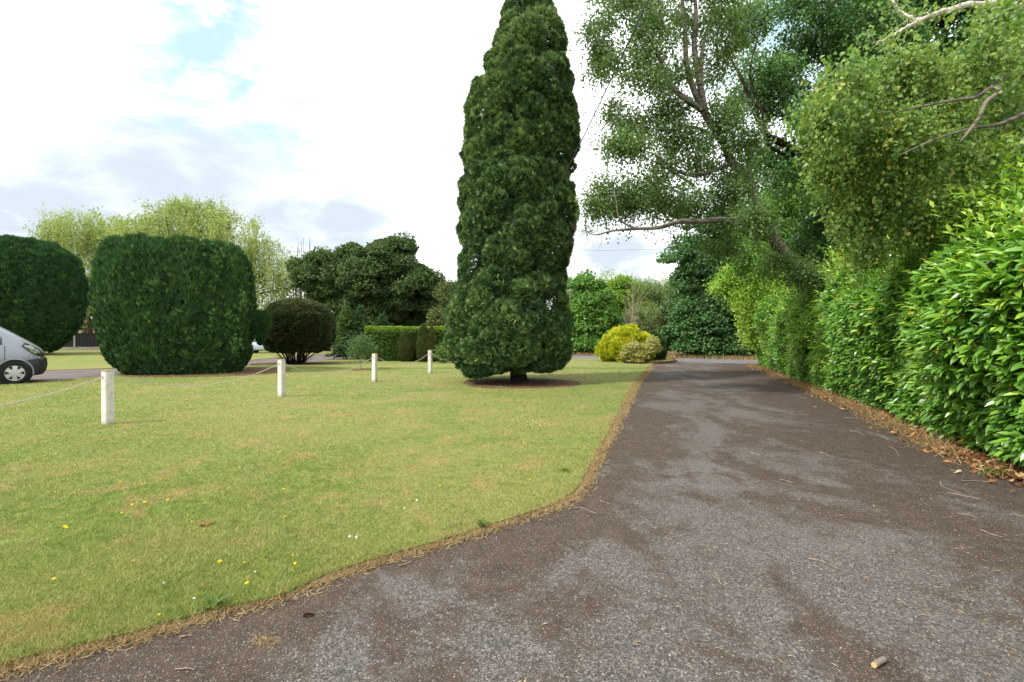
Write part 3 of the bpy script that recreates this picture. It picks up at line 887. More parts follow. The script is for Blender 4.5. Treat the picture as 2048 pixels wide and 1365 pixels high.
# ------------------------------------------------------------------ clipped conifers on the left
def pix_lathe(rows, Y, inset=.05):
    z = [EYE + (HZ - a) / F * Y for a, _, _ in rows]
    r = [max((c - b) / 2 / F * Y - inset, .05) for _, b, c in rows]
    x = [((b + c) / 2 - 1024) / F * Y for _, b, c in rows]
    return z, r, x
BY = 20.4
rows = [(748, 275, 475), (743, 240, 495), (720, 222, 505), (690, 208, 512), (650, 196, 518), (600, 192, 518), (560, 193, 515), (530, 198, 510), (510, 204, 500), (500, 212, 492), (493, 232, 470)]
z, r, x = pix_lathe(rows, BY, .50)
z = [max(v, .06) + 0 for v in z]; z[0] = .03; z[1] = .12
tb = empty('clipped_conifer', (x[0], BY, 0), 'large dark green clipped conifer bush behind the post and chain fence, beside the track', 'conifer bush')
mb = MB()
lathe_foliage(mb, z, r, x, BY, .8, 60000, .42, .20, .22, T_FAN2, F_FAN2, 1.6, .42, .60, .45, 5, .14, .18, outw=.6, small=.45)
n_ = 2600
an = U(0, 6.28, n_); rr = U(0, 1, n_) ** .5
p = np.column_stack([x[-2] + 2.5 * rr * np.cos(an), BY + 1.9 * rr * np.sin(an), z[-2] - .05 - .35 * rr ** 4 + .12 * nz(np.column_stack([np.cos(an) * rr, np.sin(an) * rr, rr]) , 9.0, 4)])
scatter(mb, T_FAN2, F_FAN2, p, norm(rdir(n_) * .35 + np.array([0, 0, 1.2])), rdir(n_), .26 * U(.5, 1.5, n_), .5 + RNG.normal(0, .2, n_))
th_f = U(-3.14, 0, 7000); zf = U(.4, z[-2], 7000); rf = np.interp(zf, z, r)
p = np.column_stack([np.interp(zf, z, x) + rf * np.cos(th_f), BY + .8 * rf * np.sin(th_f), zf]) + np.column_stack([np.cos(th_f), np.sin(th_f), 0 * zf]) * (.02 + .08 * nz(np.column_stack([th_f * 6, zf * .8, zf * 0]), 2.0, 5))[:, None]
scatter(mb, T_FAN2, F_FAN2, p, norm(rdir(7000) * .22 + np.array([0, -.1, 1.2])), rdir(7000), U(.2, .42, 7000), .55 + RNG.normal(0, .16, 7000) + .2 * nz(np.column_stack([th_f * 6, zf * .8, zf * 0]), 2.0, 5), .7)
# paler shoots standing out of the face
for (a, b_, s_) in [(308, 600, 1.0), (425, 640, 1.1), (375, 665, .8), (475, 640, 1.3), (497, 600, .9), (235, 590, .7), (345, 655, .8), (480, 690, .9), (440, 510, .8), (300, 500, .7)]:
    c0 = P(a * .9 + 35.5, b_, BY - 2.05 + abs(a - 355) / 160 * 1.1)
    n_ = 60
    q = RNG.normal(0, 1, (n_, 3)) * np.array([.14, .1, .26]) * s_
    d = norm(rdir(n_) * .4 + np.array([0, -.15, 1]))
    scatter(mb, T_FAN2, F_FAN2, c0 + q + np.array([0, .1, -.15]), d, rdir(n_), .2 * U(.6, 1.2, n_), U(.62, .95, n_))
mb.build('foliage', M['yew'], tb)
core_lathe(z, r, x, BY, .8, M['cypress_core'], tb, .28, 'inner_foliage')
# side lobe right
mb = MB()
zl_, rl_, xl_ = pix_lathe([(690, 515, 525), (665, 508, 535), (640, 505, 540), (622, 510, 532)], BY + .3, .02)
lathe_foliage(mb, zl_, rl_, xl_, BY + .3, 1.0, 3000, .4, .06, .17, T_FAN2, F_FAN2, 1.3, .4, .3, 1, 5, .03, .1)
mb.build('side_shoot', M['yew'], tb)

LY = 38.0
rows = [(703, -90, 60), (698, -140, 118), (670, -165, 150), (640, -180, 168), (590, -185, 176), (550, -185, 172), (520, -180, 160), (500, -160, 138), (488, -140, 110), (480, -90, 40)]
z, r, x = pix_lathe(rows, LY, .75)
z[0] = .15; z[1] = .5
tb2 = empty('clipped_conifer', (x[0], LY, 0), 'dark green clipped conifer bush behind the silver van, left edge of the photo', 'conifer bush')
mb = MB()
lathe_foliage(mb, z, r, x, LY, .55, 60000, .8, .34, .38, T_FAN2, F_FAN2, 1.3, .34, .34, .3, 9, .2, .3, outw=.8)
mb.build('foliage', M['yew'], tb2)
core_lathe(z, r, x, LY, .55, M['cypress_core'], tb2, .5, 'inner_foliage')
mb = MB()
for a in (10, 40, 75):
    p0 = P(a, 670, LY); p0[2] = 0
    tube(mb, smooth_path([p0, p0 + np.array([.05, 0, 1.5]), p0 + np.array([.2, 0, 3.5])], 3), [.2] * 3 + [.16] * 3 + [.1], 8)
mb.build('trunk', M['bark'], tb2, smooth=True)

# ------------------------------------------------------------------ rounded dark shrub
SY = 26.2
rows = [(705, 560, 635), (698, 535, 655), (680, 524, 668), (655, 520, 672), (630, 524, 667), (612, 540, 650), (602, 565, 625), (599, 585, 605)]
z, r, x = pix_lathe(rows, SY, .10)
ts = empty('rounded_shrub', (-11.1, SY, 0), 'rounded dark reddish shrub on bare fanned stems beside the track', 'shrub')
mb = MB()
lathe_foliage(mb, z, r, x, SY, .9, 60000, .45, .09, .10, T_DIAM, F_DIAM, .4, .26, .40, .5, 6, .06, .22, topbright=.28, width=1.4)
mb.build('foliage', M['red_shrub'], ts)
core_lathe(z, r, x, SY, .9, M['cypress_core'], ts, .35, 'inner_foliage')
mb = MB()
for k in range(34):
    a = U(0, 6.28); q = U(.15, 1)
    s_ = np.array([-11.1 + .3 * math.cos(a), SY + .3 * math.sin(a), -.02])
    e_ = np.array([-11.0 + q * 1.55 * math.cos(a), SY + q * 1.3 * math.sin(a), U(.95, 1.3)])
    mid = (s_ * .55 + e_ * .45) + np.array([RNG.normal(0, .08), RNG.normal(0, .08), -.05])
    sp = smooth_path([s_, mid, e_], 4)
    tube(mb, sp, np.linspace(.045, .018, len(sp)), 5)
for k in range(26):
    a = U(0, 6.28)
    s_ = np.array([-11.1 + .5 * math.cos(a), SY + .5 * math.sin(a), .1])
    e_ = s_ + np.array([math.cos(a) * U(.2, .8), math.sin(a) * .5, U(.2, .8)])
    tube(mb, [s_, (s_ + e_) / 2 + RNG.normal(0, .05, 3), e_], [.012, .009, .005], 4)
mb.build('stems', M['bark_dark'], ts, smooth=True)

# ------------------------------------------------------------------ broadleaf trees
def round_tree(name, label, cat, base, crown, mat, bark, nclump=60, per=260, lsize=.2, trunk_r=.25, group=None, clump_r=None, T=T_DIAM, Fc=F_DIAM, lean=(0, 0), tint0=.45, back=.5, core=None, flat=.75, zmin=None):
    """crown: list of ellipsoids (cx,cy,cz,rx,ry,rz)"""
    t_ = empty(name, (base[0], base[1], 0), label, cat, group)
    tg = []
    vol = np.array([c[3] * c[4] + c[3] * c[5] + c[4] * c[5] for c in crown]); share = np.maximum(3, (nclump * vol / vol.sum()).astype(int))
    for c, k in zip(crown, share):
        q = rdir(k) * (U(.25, 1.0, k)[:, None] ** .35)
        fl = (q[:, 1] > .3) & (U(0, 1, k) > back); q[fl, 1] *= -1
        tg.append(np.array(c[:3]) + q * np.array(c[3:6]))
    tg = np.concatenate(tg)
    if zmin is not None: tg[:, 2] = np.maximum(tg[:, 2], zmin)
    cr = clump_r or (vol.sum() / nclump) ** .5 * 1.5
    mbl = MB()
    n_ = len(tg) * per
    cc = np.repeat(tg, per, 0); rr = np.repeat(U(.7, 1.25, len(tg)), per) * cr
    q = rdir(n_) * (U(.1, 1, n_) ** .4)[:, None]
    q[:, 2] = np.where(q[:, 2] < 0, q[:, 2] * .45, q[:, 2])
    p = cc + q * rr[:, None] * np.array([1, 1, flat])
    p[:, 2] = np.maximum(p[:, 2], .1)
    d = norm(q + rdir(n_) * .9 + np.array([0, 0, -.3]))
    nr = norm(q + rdir(n_) * .7 + np.array([0, 0, .5]))
    ti = tint0 + RNG.normal(0, .17, n_) + np.repeat(RNG.normal(0, .12, len(tg)), per)
    scatter(mbl, T, Fc, p, d, nr, lsize * U(.6, 1.3, n_), ti, 1.3)
    mbl.build('crown', mat, t_)
    mw = MB()
    c0 = np.mean([c[:3] for c in crown], axis=0)
    b0 = np.array([base[0], base[1], -.1])
    limbs = [([b0, b0 * .6 + c0 * .4 + np.array([lean[0], lean[1], 0]) * .2, c0 + np.array([0, 0, .3])], [trunk_r, trunk_r * .7, trunk_r * .3])]
    for c in crown:
        limbs.append(([b0 * .62 + c0 * .38, (b0 * .3 + np.array(c[:3]) * .7), np.array(c[:3]) + np.array([0, 0, c[5] * .5])], [trunk_r * .55, trunk_r * .35, trunk_r * .12]))
    grow(mw, limbs, tg, 5, .02, .08, k=.012)
    mw.build('trunk', bark, t_, smooth=True)
    return t_
def E(px, py, rx, ry, Y, ryy=None):
    c = P(px, py, Y); a = rx / F * Y; b = ry / F * Y
    return (c[0], c[1], c[2], a, ryy or (a + b) * .5, b)

g_ = 'dark oaks behind the hedge'
round_tree('oak_tree', 'dark green oak right of the willow, lower and leftmost of the three oaks', 'tree', (P(655, 670, 46)[0], 46), [E(650, 560, 45, 55, 46), E(615, 545, 28, 28, 46), E(690, 575, 40, 50, 45)], M['oak'], M['bark_dark'], 100, 620, .22, .3, g_)
round_tree('oak_tree', 'tallest dark green oak, its pointed top above the clipped hedge', 'tree', (P(745, 670, 44)[0], 44), [E(780, 530, 48, 50, 44), E(740, 560, 50, 55, 43), E(795, 500, 22, 24, 44), E(830, 590, 40, 50, 43), E(700, 520, 28, 22, 44), E(760, 620, 60, 40, 44)], M['oak'], M['bark_dark'], 170, 620, .22, .32, g_)
round_tree('oak_tree', 'dark oak between the tallest oak and the tall cypress', 'tree', (P(860, 670, 46)[0], 46), [E(855, 590, 35, 45, 46), E(880, 625, 35, 40, 45), E(850, 645, 50, 30, 46)], M['oak'], M['bark_dark'], 90, 600, .22, .25, g_)
round_tree('hawthorn', 'olive brown hawthorn scrub directly left of the tall cypress', 'tree', (P(905, 670, 40)[0], 40), [E(905, 615, 22, 45, 40), E(890, 650, 30, 28, 39)], M['olive'], M['bark_dark'], 50, 300, .15, .14, clump_r=.9)

# far dark woodland mass under and between the trees
n_ = 70000
mb = MB()
px = U(-150, 1560, n_); Yv = U(62, 72, n_)
top = 622 + 14 * np.sin(px * .013) + 8 * np.sin(px * .041 + 1) + 5 * np.sin(px * .11)
py = top + (712 - top) * U(0, 1, n_) ** 1.1
p = np.column_stack([(px - 1024) / F * Yv, Yv, EYE + (HZ - py) / F * Yv]); p[:, 2] = np.maximum(p[:, 2], .05)
scatter(mb, T_DIAM, F_DIAM, p, rdir(n_), norm(rdir(n_) + np.array([0, -.5, .5])), .75 * U(.6, 1.3, n_), .3 + .25 * nz(p, .35, 3) + RNG.normal(0, .15, n_), 1.2)
tag(mb.build('far_woodland', M['darktree']), 'distant woodland closing the view behind the garden trees', 'woodland', kind='stuff')

# ------------------------------------------------------------------ willows
def willow(label, base_px, Y, domes, nstr, group):
    b = P(base_px, 670, Y)
    t_ = empty('weeping_willow', (b[0], Y, 0), label, 'tree', group)
    ml, mw = MB(), MB()
    limbs = []; tgs = []
    c_all = np.mean([P(d_[0], d_[1], Y) for d_ in domes], axis=0)
    b0 = np.array([b[0], Y, -.1]); fork = b0 + np.array([0, 0, 3.2])
    limbs.append(([b0, fork], [.55, .4]))
    tot = sum(d_[2] * d_[3] for d_ in domes)
    for (px_, py_, rx, rz, L, w_) in domes:
        c = P(px_, py_, Y); a = rx / F * Y; h = rz / F * Y
        k = int(nstr * rx * rz / tot * w_)
        q = rdir(k); q[:, 2] = np.abs(q[:, 2]) ** .8; q = q * (U(.45, 1, k)[:, None] ** .3)
        s_ = c + q * np.array([a, a * .7, h]); bi = RNG.integers(0, max(3, k // 3), k); s_ = s_[bi] + RNG.normal(0, .5, (k, 3)) * np.array([1, 1, .5])
        limbs.append(([fork, fork * .4 + c * .6 + np.array([0, 0, .5]), c + np.array([0, 0, h * .15])], [.24, .12, .04]))
        sel = RNG.choice(k, max(4, k // 14), replace=False)
        tgs.append(s_[sel])
        hang_strands(ml, None, s_, L * 1.15, 34, .26, T_NARROW, F_DIAM, .52, .6, .10, 1.6)
        # arching tufts at the dome surface
        leaves_at(ml, s_[::2], 14, .55, .28, T_NARROW, F_DIAM, .5, .5, .4, .7, 2.0)
    ml.build('crown', M['willow'], t_)
    grow(mw, limbs, np.concatenate(tgs), 4, .015, .15, k=.012)
    mw.build('trunk', M['bark'], t_, smooth=True)
wg = 'weeping willows beyond the clipped conifers'
willow('larger weeping willow with pale yellow green crown, rising behind the big clipped conifer', 360, 50,
       [(370, 470, 95, 68, 3.6, 1.0), (450, 500, 90, 75, 4.2, 1.0), (530, 560, 62, 75, 4.2, 1.0), (590, 580, 32, 42, 3.2, .9), (290, 490, 70, 60, 3.6, .8), (400, 560, 140, 60, 5, .8), (330, 425, 40, 20, 1.5, .8), (400, 412, 40, 14, 1.2, .8), (470, 620, 120, 40, 3, .7)], 2100, wg)
willow('smaller weeping willow at far left, above the black fence', 175, 53,
       [(150, 470, 62, 52, 3.2, 1.0), (195, 520, 50, 60, 5.0, 1.0), (110, 490, 30, 32, 1.9, .8), (195, 600, 40, 60, 3.0, .9), (240, 480, 45, 42, 4, .8)], 900, wg)

# bare whippy stems between willow and oak
tbare = empty('bare_tree', (P(598, 670, 47)[0], 47, 0), 'nearly leafless thin stemmed tree between willow and oak', 'tree')
mb = MB()
b0 = P(598, 670, 47); b0[2] = 0
for k in range(16):
    e_ = P(U(575, 622), U(468, 520), 47)
    mid = b0 * .45 + e_ * .55; mid[0] += U(-.4, .4)
    sp = smooth_path([b0 + RNG.normal(0, .05, 3), mid, e_], 5)
    tube(mb, sp, np.linspace(.06, .012, len(sp)), 4)
    for j in range(4):
        s_ = sp[int(U(4, 9))]; tube(mb, [s_, s_ + np.array([U(-.6, .6), 0, U(.5, 1.3)])], [.012, .006], 3)
mb.build('stems', M['bark'], tbare)

# ------------------------------------------------------------------ clipped hedge
hx0, hx1, hyc, hh, hw = -8.3, -1.3, 29.3, 1.86, 1.0
th_ = empty('clipped_hedge', ((hx0 + hx1) / 2, hyc, 0), 'low flat topped bright green clipped hedge behind the dwarf conifers', 'hedge')
mb = MB()
n_ = 26000
xx = U(hx0, hx1, n_); f_ = U(0, 1, n_) < .68
yy = np.where(f_, hyc - hw / 2, U(hyc - hw / 2, hyc + hw / 2, n_)); zz2 = np.where(f_, U(.05, hh, n_), hh)
p = np.column_stack([xx, yy, zz2]); nr = np.where(f_[:, None], np.array([0, -1.0, .2]), np.array([0, 0, 1.0]))
p = p + nr * (.05 * nz(p, 3, 2) + .03 * RNG.normal(0, 1, n_))[:, None]
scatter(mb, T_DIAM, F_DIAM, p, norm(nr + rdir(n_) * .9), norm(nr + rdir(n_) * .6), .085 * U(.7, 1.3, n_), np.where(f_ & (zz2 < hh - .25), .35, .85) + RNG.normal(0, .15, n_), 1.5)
mb.build('foliage', M['hedge'], th_)
mb = MB(); box(mb, ((hx0 + hx1) / 2, hyc, hh / 2 - .05), (hx1 - hx0 - .2, hw - .2, hh - .15)); mb.build('inner_foliage', M['laurel_core'], th_)

# ------------------------------------------------------------------ young conifers
def young_fir(label, px_, Y, top_py, w_px, tint, seed_, bare_top=False, name='young_conifer', base_py=None, mat='fir'):
    H = EYE + (HZ - top_py) / F * Y; R = w_px / 2 / F * Y; b = P(px_, HZ, Y)
    t_ = empty(name, (b[0], Y, 0), label, 'young tree', 'young conifers before the hedge')
    mw, ml = MB(), MB()
    tube(mw, [(b[0], Y, 0), (b[0] + .03, Y, H * .5), (b[0], Y, H)], [.04, .025, .006], 6)
    nb = 110
    for k in range(nb):
        tz = (k + U(0, 1)) / nb
        z = .12 + (H - .15) * tz ** .9; L = R * (1 - tz) ** .75 * U(.65, 1.1) + .08
        a = k * 2.4 + U(-.3, .3)
        dr = np.array([math.cos(a), math.sin(a), 0])
        s_ = np.array([b[0], Y, z]); e_ = s_ + dr * L + np.array([0, 0, .05 - L * .12])
        m_ = (s_ + e_) / 2 + np.array([0, 0, .05])
        sp = smooth_path([s_, m_, e_], 3)
        tube(mw, sp, np.linspace(.010, .004, len(sp)), 3)
        n_ = int(16 + 60 * L / R)
        tt = U(.15, 1, n_) ** .7
        p = s_ + (e_ - s_) * tt[:, None] + np.array([0, 0, .06]) * np.sin(math.pi * tt)[:, None] + RNG.normal(0, .03, (n_, 3))
        sd = np.array([-dr[1], dr[0], 0]) * np.where(U(0, 1, n_) < .5, -1, 1)[:, None]
        d = norm(dr * .8 + sd * .8 + rdir(n_) * .35 + np.array([0, 0, -.1]))
        scatter(ml, T_FAN2, F_FAN2, p, d, norm(np.array([0, 0, 1.0]) + rdir(n_) * .8), .24 * U(.6, 1.2, n_) * (.5 + .7 * (1 - tz)), tint + RNG.normal(0, .15, n_))
    mw.build('trunk', M['bark'], t_)
    ml.build('foliage', M[mat], t_)
young_fir('young yellow green conifer nearest the iron gate, left of the other young conifers', 693, 31.5, 612, 62, .72, 1)
young_fir('tallest young conifer, blue green with a bare leader, behind the sapling', 722, 31.8, 612, 74, .40, 2)
young_fir('young conifer with thin top just right of the tallest one', 765, 31.3, 630, 66, .35, 3)
# sapling on the lawn
YS = 21.6; bx = P(721, 670, YS)[0]
tsap = empty('sapling', (bx, YS, 0), 'small leafy sapling with a thin pale trunk standing in a soil ring on the lawn', 'young tree')
mw, ml = MB(), MB()
stem = [np.array([bx, YS, 0]), np.array([bx + .02, YS, .55]), np.array([bx, YS, 1.1]), np.array([bx + .02, YS, 1.6])]
tg = np.array([bx, YS, 1.05]) + rdir(46) * U(.3, 1, 46)[:, None] * np.array([.72, .6, .55])
grow(mw, [(stem, [.028, .024, .016, .006])], tg, 4, .004, .05, k=.01)
mw.build('trunk', M['stick'], tsap)
leaves_at(ml, tg, 60, .30, .07, T_DIAM, F_DIAM, .3, .6, .4)
ml.build('crown', M['fir'], tsap)
# dwarf upright conifers
def dwarf(label, px_, Y, tops, w_px):
    b = P(px_, HZ, Y)
    t_ = empty('dwarf_conifer', (b[0], Y, 0), label, 'dwarf conifer', 'dwarf upright conifers by the hedge')
    ml = MB()
    for (tx, ty, ww) in tops:
        c = P(tx, HZ, Y)[0]; H = EYE + (HZ - ty) / F * Y; R = ww / 2 / F * Y
        zs = np.array([.05, .3, .8, H * .6, H * .85, H]); rs = np.array([.55, .85, 1.0, .85, .5, .05]) * R
        lathe_foliage(ml, zs, rs, [c] * 6, Y, .9, 9000, .3, .05, .12, T_FAN2, F_FAN2, 2.2, .45, .35, .6, 3, .03, .12, outw=.5)
        core_lathe(zs, rs, [c] * 6, Y, .9, M['cypress_core'], t_, .1, 'inner_foliage', 16)
    ml.build('foliage', M['dwarf'], t_)
dwarf('shorter brownish green dwarf conifer before the hedge', 812, 28.3, [(812, 660, 32)], 32)
dwarf('taller two tipped dwarf conifer before the hedge, beside the cypress', 854, 28.0, [(847, 649, 28), (863, 652, 26)], 44)
# leafy shrub left foot of cypress
round_tree('garden_shrub', 'small bright green shrub half hidden behind the cypress, left side', 'shrub', (P(888, 670, 27)[0], 27), [E(888, 705, 14, 17, 27)], M['hedge'], M['bark'], 14, 120, .08, .03, clump_r=.3)

# ------------------------------------------------------------------ far end of the drive
golden = empty('golden_conifer', (P(1252, HZ, 28.6)[0], 28.6, 0), 'spreading golden yellow conifer at the far end of the lawn', 'shrub')
rows = [(723, 1215, 1290), (715, 1203, 1298), (700, 1200, 1300), (685, 1210, 1297), (670, 1225, 1288), (664, 1232, 1278), (660, 1250, 1262)]
z, r, x = pix_lathe(rows, 28.6, .05); z[0] = .03
ml = MB(); lathe_foliage(ml, z, r, x, 28.6, .9, 11000, .62, .50, .34, T_FAN2, F_FAN2, .9, .55, .6, .5, 12, .2, .2, outw=1.2)
for k in range(110):
    dv = norm(np.array([RNG.normal(), RNG.normal() * .8 - .3, abs(RNG.normal()) * .9 + .15]))
    tip = np.array([P(1252, HZ, 28.6)[0], 28.6, .35]) + dv * np.array([1.45, 1.3, 1.45]) * U(.92, 1.16)
    f = U(0, 1, 26); q = tip - dv * (1 - f[:, None]) * .55 + RNG.normal(0, .05, (26, 3)) * (1.2 - f[:, None])
    scatter(ml, T_FAN2, F_FAN2, q, norm(dv + np.array([0, 0, .5]) + rdir(26) * .4), rdir(26), U(.14, .26, 26), .5 + .4 * f + RNG.normal(0, .1, 26))
ml.build('foliage', M['golden'], golden)
core_lathe(z, r, x, 28.6, .9, M['laurel_core'], golden, .3, 'inner_foliage', 20)
dg = empty('dark_conifer', (P(1312, HZ, 29.3)[0], 29.3, 0), 'low dark green conifer tucked behind the golden one, right side', 'shrub')
rows = [(722, 1296, 1328), (705, 1290, 1332), (685, 1292, 1328), (670, 1298, 1318), (664, 1304, 1312)]
z, r, x = pix_lathe(rows, 29.3, .02); z[0] = .03
ml = MB(); lathe_foliage(ml, z, r, x, 29.3, .9, 7000, .35, .1, .2, T_FAN2, F_FAN2, 1.0, .5, .4, .7, 13, .04, .1)
ml.build('foliage', M['cypress'], dg)
core_lathe(z, r, x, 29.3, .9, M['laurel_core'], dg, .2, 'inner_foliage', 18)
va = round_tree('variegated_shrub', 'cream and yellow variegated shrub in front of the golden conifer', 'shrub', (P(1268, 670, 26.7)[0], 26.7),
                [E(1262, 703, 18, 17, 26.8), E(1275, 715, 18, 9, 26.6), E(1300, 694, 16, 16, 27.1)], M['variegated'], M['bark'], 50, 190, .085, .03, clump_r=.28)
ed = empty('brick_edging', tuple(P(1322, HZ, 27.6) * np.array([1, 1, 0])), 'low curved brick edging round the bed at the end of the drive', 'edging')
mb, mg = MB(), MB()
pp = smooth_path([np.append(G(*q)[:2], 0) for q in [(1290, 728), (1318, 728.5), (1345, 726), (1350, 722.5), (1338, 719.5), (1325, 719)]], 8)
for i in range(len(pp) - 1):
    c = (pp[i] + pp[i + 1]) / 2; dv = pp[i + 1] - pp[i]; L = np.linalg.norm(dv[:2])
    box(mb, (c[0], c[1], .06), (L * .94, .11, .13 + .01 * math.sin(i * 3)), math.atan2(dv[1], dv[0]), tint=U(0, 1))
mb.build('bricks', leaf_mat('old_brick', [(0, (.10, .05, .035)), (1, (.22, .11, .07))], .9, .1, 0), ed)
n_ = len(pp)
mg.add(np.column_stack([pp[:, 0], pp[:, 1], np.full(n_, .085)]), [np.arange(n_)[None, :]])
mg.build('bed_soil', M['lawn'], ed)

# bare multi stem tree behind golden conifer
dt = empty('dead_tree', tuple(P(1265, HZ, 31.5) * np.array([1, 1, 0])), 'leafless grey upright stemmed tree behind the golden conifer', 'tree')
mb = MB(); b0 = P(1265, HZ, 31.5); b0[2] = 0
for k in range(9):
    e_ = P(1264 + (k - 4) * 5.5 + U(-2, 2), U(565, 612) + abs(k - 4) * 6, 31.5)
    mid = b0 * .4 + e_ * .6; mid[0] = b0[0] + (e_[0] - b0[0]) * .35
    sp = smooth_path([b0 + np.array([RNG.normal(0, .06), RNG.normal(0, .06), 0]), mid, e_], 6)
    tube(mb, sp, np.linspace(.042, .008, len(sp)), 5)
    for j in range(9):
        s_ = sp[int(U(5, 12))]; e2 = s_ + np.array([U(-.45, .45), U(-.2, .2), U(.25, .7)]); tube(mb, [s_, (s_ + e2) / 2 + RNG.normal(0, .03, 3), e2], [.010, .007, .004], 3)
mb.build('stems', M['deadwood'], dt)

stk = empty('garden_stake', tuple(G(1194.5, 718)), 'thin grey upright stake left of the golden conifer', 'stake')
mb = MB(); c = G(1194.5, 718); box(mb, (c[0], c[1], .3), (.035, .035, .6)); tube(mb, [c + np.array([0, 0, .6]), c + np.array([.012, 0, .66])], [.02, .005], 6); mb.build('stake', M['stick'], stk)
tp_ = empty('teal_post', tuple(P(1131, HZ, 35) * np.array([1, 1, 0])), 'slim teal post just visible at the right edge of the cypress', 'post')
mb = MB(); c = P(1131.5, HZ, 35); tube(mb, [(c[0], 35, 0), (c[0], 35, 2.75)], .05, 8); tube(mb, [(c[0], 35, 2.75), (c[0], 35, 2.82)], [.06, .03], 8); mb.build('post', M['teal'], tp_, smooth=True)

ft = 'trees beyond the road'
round_tree('ash_tree', 'fresh green tree with a pointed top just right of the cypress, beyond the road', 'tree', (P(1180, 670, 41)[0], 41), [E(1180, 615, 40, 48, 41), E(1165, 570, 20, 28, 41), E(1150, 650, 35, 40, 40), E(1205, 655, 32, 38, 40), E(1167, 690, 40, 16, 39)], M['midtree'], M['bark'], 95, 330, .23, .18, ft)
round_tree('maple_tree', 'yellow green leafy tree between the fresh green tree and the grey stems', 'tree', (P(1235, 670, 44)[0], 44), [E(1228, 610, 34, 38, 44), E(1240, 580, 20, 20, 44), E(1222, 650, 36, 32, 43)], M['limetree'], M['bark'], 60, 330, .23, .18, ft)
round_tree('sallow_tree', 'soft grey green willow scrub behind the grey leafless stems', 'tree', (P(1300, 670, 52)[0], 52), [E(1290, 610, 45, 45, 52), E(1330, 605, 40, 45, 52), E(1265, 600, 30, 38, 53), E(1310, 655, 60, 35, 50)], M['scrubwillow'], M['bark'], 110, 420, .26, .2, ft, T=T_NARROW, flat=1.1)
round_tree('sallow_tree', 'pale green scrub on the skyline behind the pointed tree and yellow green tree', 'tree', (P(1215, 670, 56)[0], 56), [E(1160, 610, 40, 38, 57), E(1215, 600, 50, 42, 56), E(1260, 615, 45, 45, 55), E(1200, 650, 70, 30, 54)], M['scrubwillow'], M['bark'], 110, 420, .26, .2, ft, T=T_NARROW, flat=1.1)
round_tree('hedgerow_bush', 'olive green hedgerow bush between the sallow scrub and the big dark maple', 'shrub', (P(1335, 670, 38)[0], 38), [E(1340, 660, 38, 40, 38), E(1300, 680, 25, 22, 38)], M['olive'], M['bark'], 50, 330, .15, .1, ft, clump_r=.9)
round_tree('dark_maple', 'large dark green maple reaching the ground where the drive meets the road', 'tree', (P(1440, 670, 36)[0], 36), [E(1425, 560, 75, 85, 36.5), E(1380, 520, 45, 55, 36), E(1430, 640, 80, 55, 35), E(1470, 680, 60, 25, 34.5), E(1375, 670, 45, 28, 35), E(1430, 470, 70, 50, 37), E(1500, 600, 50, 90, 36), E(1430, 690, 70, 18, 34.5), E(1500, 690, 40, 20, 33), E(1405, 697, 45, 13, 34), E(1395, 600, 50, 45, 36), E(1430, 560, 60, 50, 35)], M['darktree'], M['bark_dark'], 290, 520, .19, .35, ft)
round_tree('bramble_bush', 'low bramble bush on the verge right of the cypress', 'shrub', (P(1165, 670, 38.5)[0], 38.5), [E(1175, 692, 35, 14, 38.5)], M['midtree'], M['bark'], 22, 220, .14, .04, clump_r=.45)

# ------------------------------------------------------------------ overhanging trees on the right
CUR = [None]
def px_tree(name, label, base, limbs_px, clumps, Yr, mat, bark, per_t, leaves, spread, lsize, T=T_DIAM, Fc=F_DIAM, droop=.8, strands=0, slen=.5, width=1.2, k=.02, rtip=.008, tint0=.45, flat=.8, group=None, extra=None, strand_leaf=9):
    t_ = empty(name, (base[0], base[1], 0), label, 'tree', group)
    CUR[0] = t_.name
    mw, ml = MB(), MB()
    limbs = []
    for pts, rr in limbs_px:
        limbs.append(([P(*q) if len(q) == 3 and q[0] > 40 else np.array(q) for q in pts], rr))
    tg = clump_targets(clumps, Yr, per_t)
    grow(mw, limbs, tg, 5, rtip, .10, k=k)
    leaves_at(ml, tg, leaves, spread, lsize, T, Fc, droop, tint0, .32, flat, width)
    if strands:
        st_ = np.repeat(tg, strands, 0) + RNG.normal(0, spread * .5, (len(tg) * strands, 3))
        hang_strands(ml, None, st_, slen, strand_leaf, lsize, T, Fc, tint0, .4, .12, width, .002)
    if extra: extra(mw, ml)
    mw.build('trunk', bark, t_, smooth=True)
    ml.build('crown', mat, t_)
    return t_, tg

bg_ = 'trees overhanging the right side of the drive'
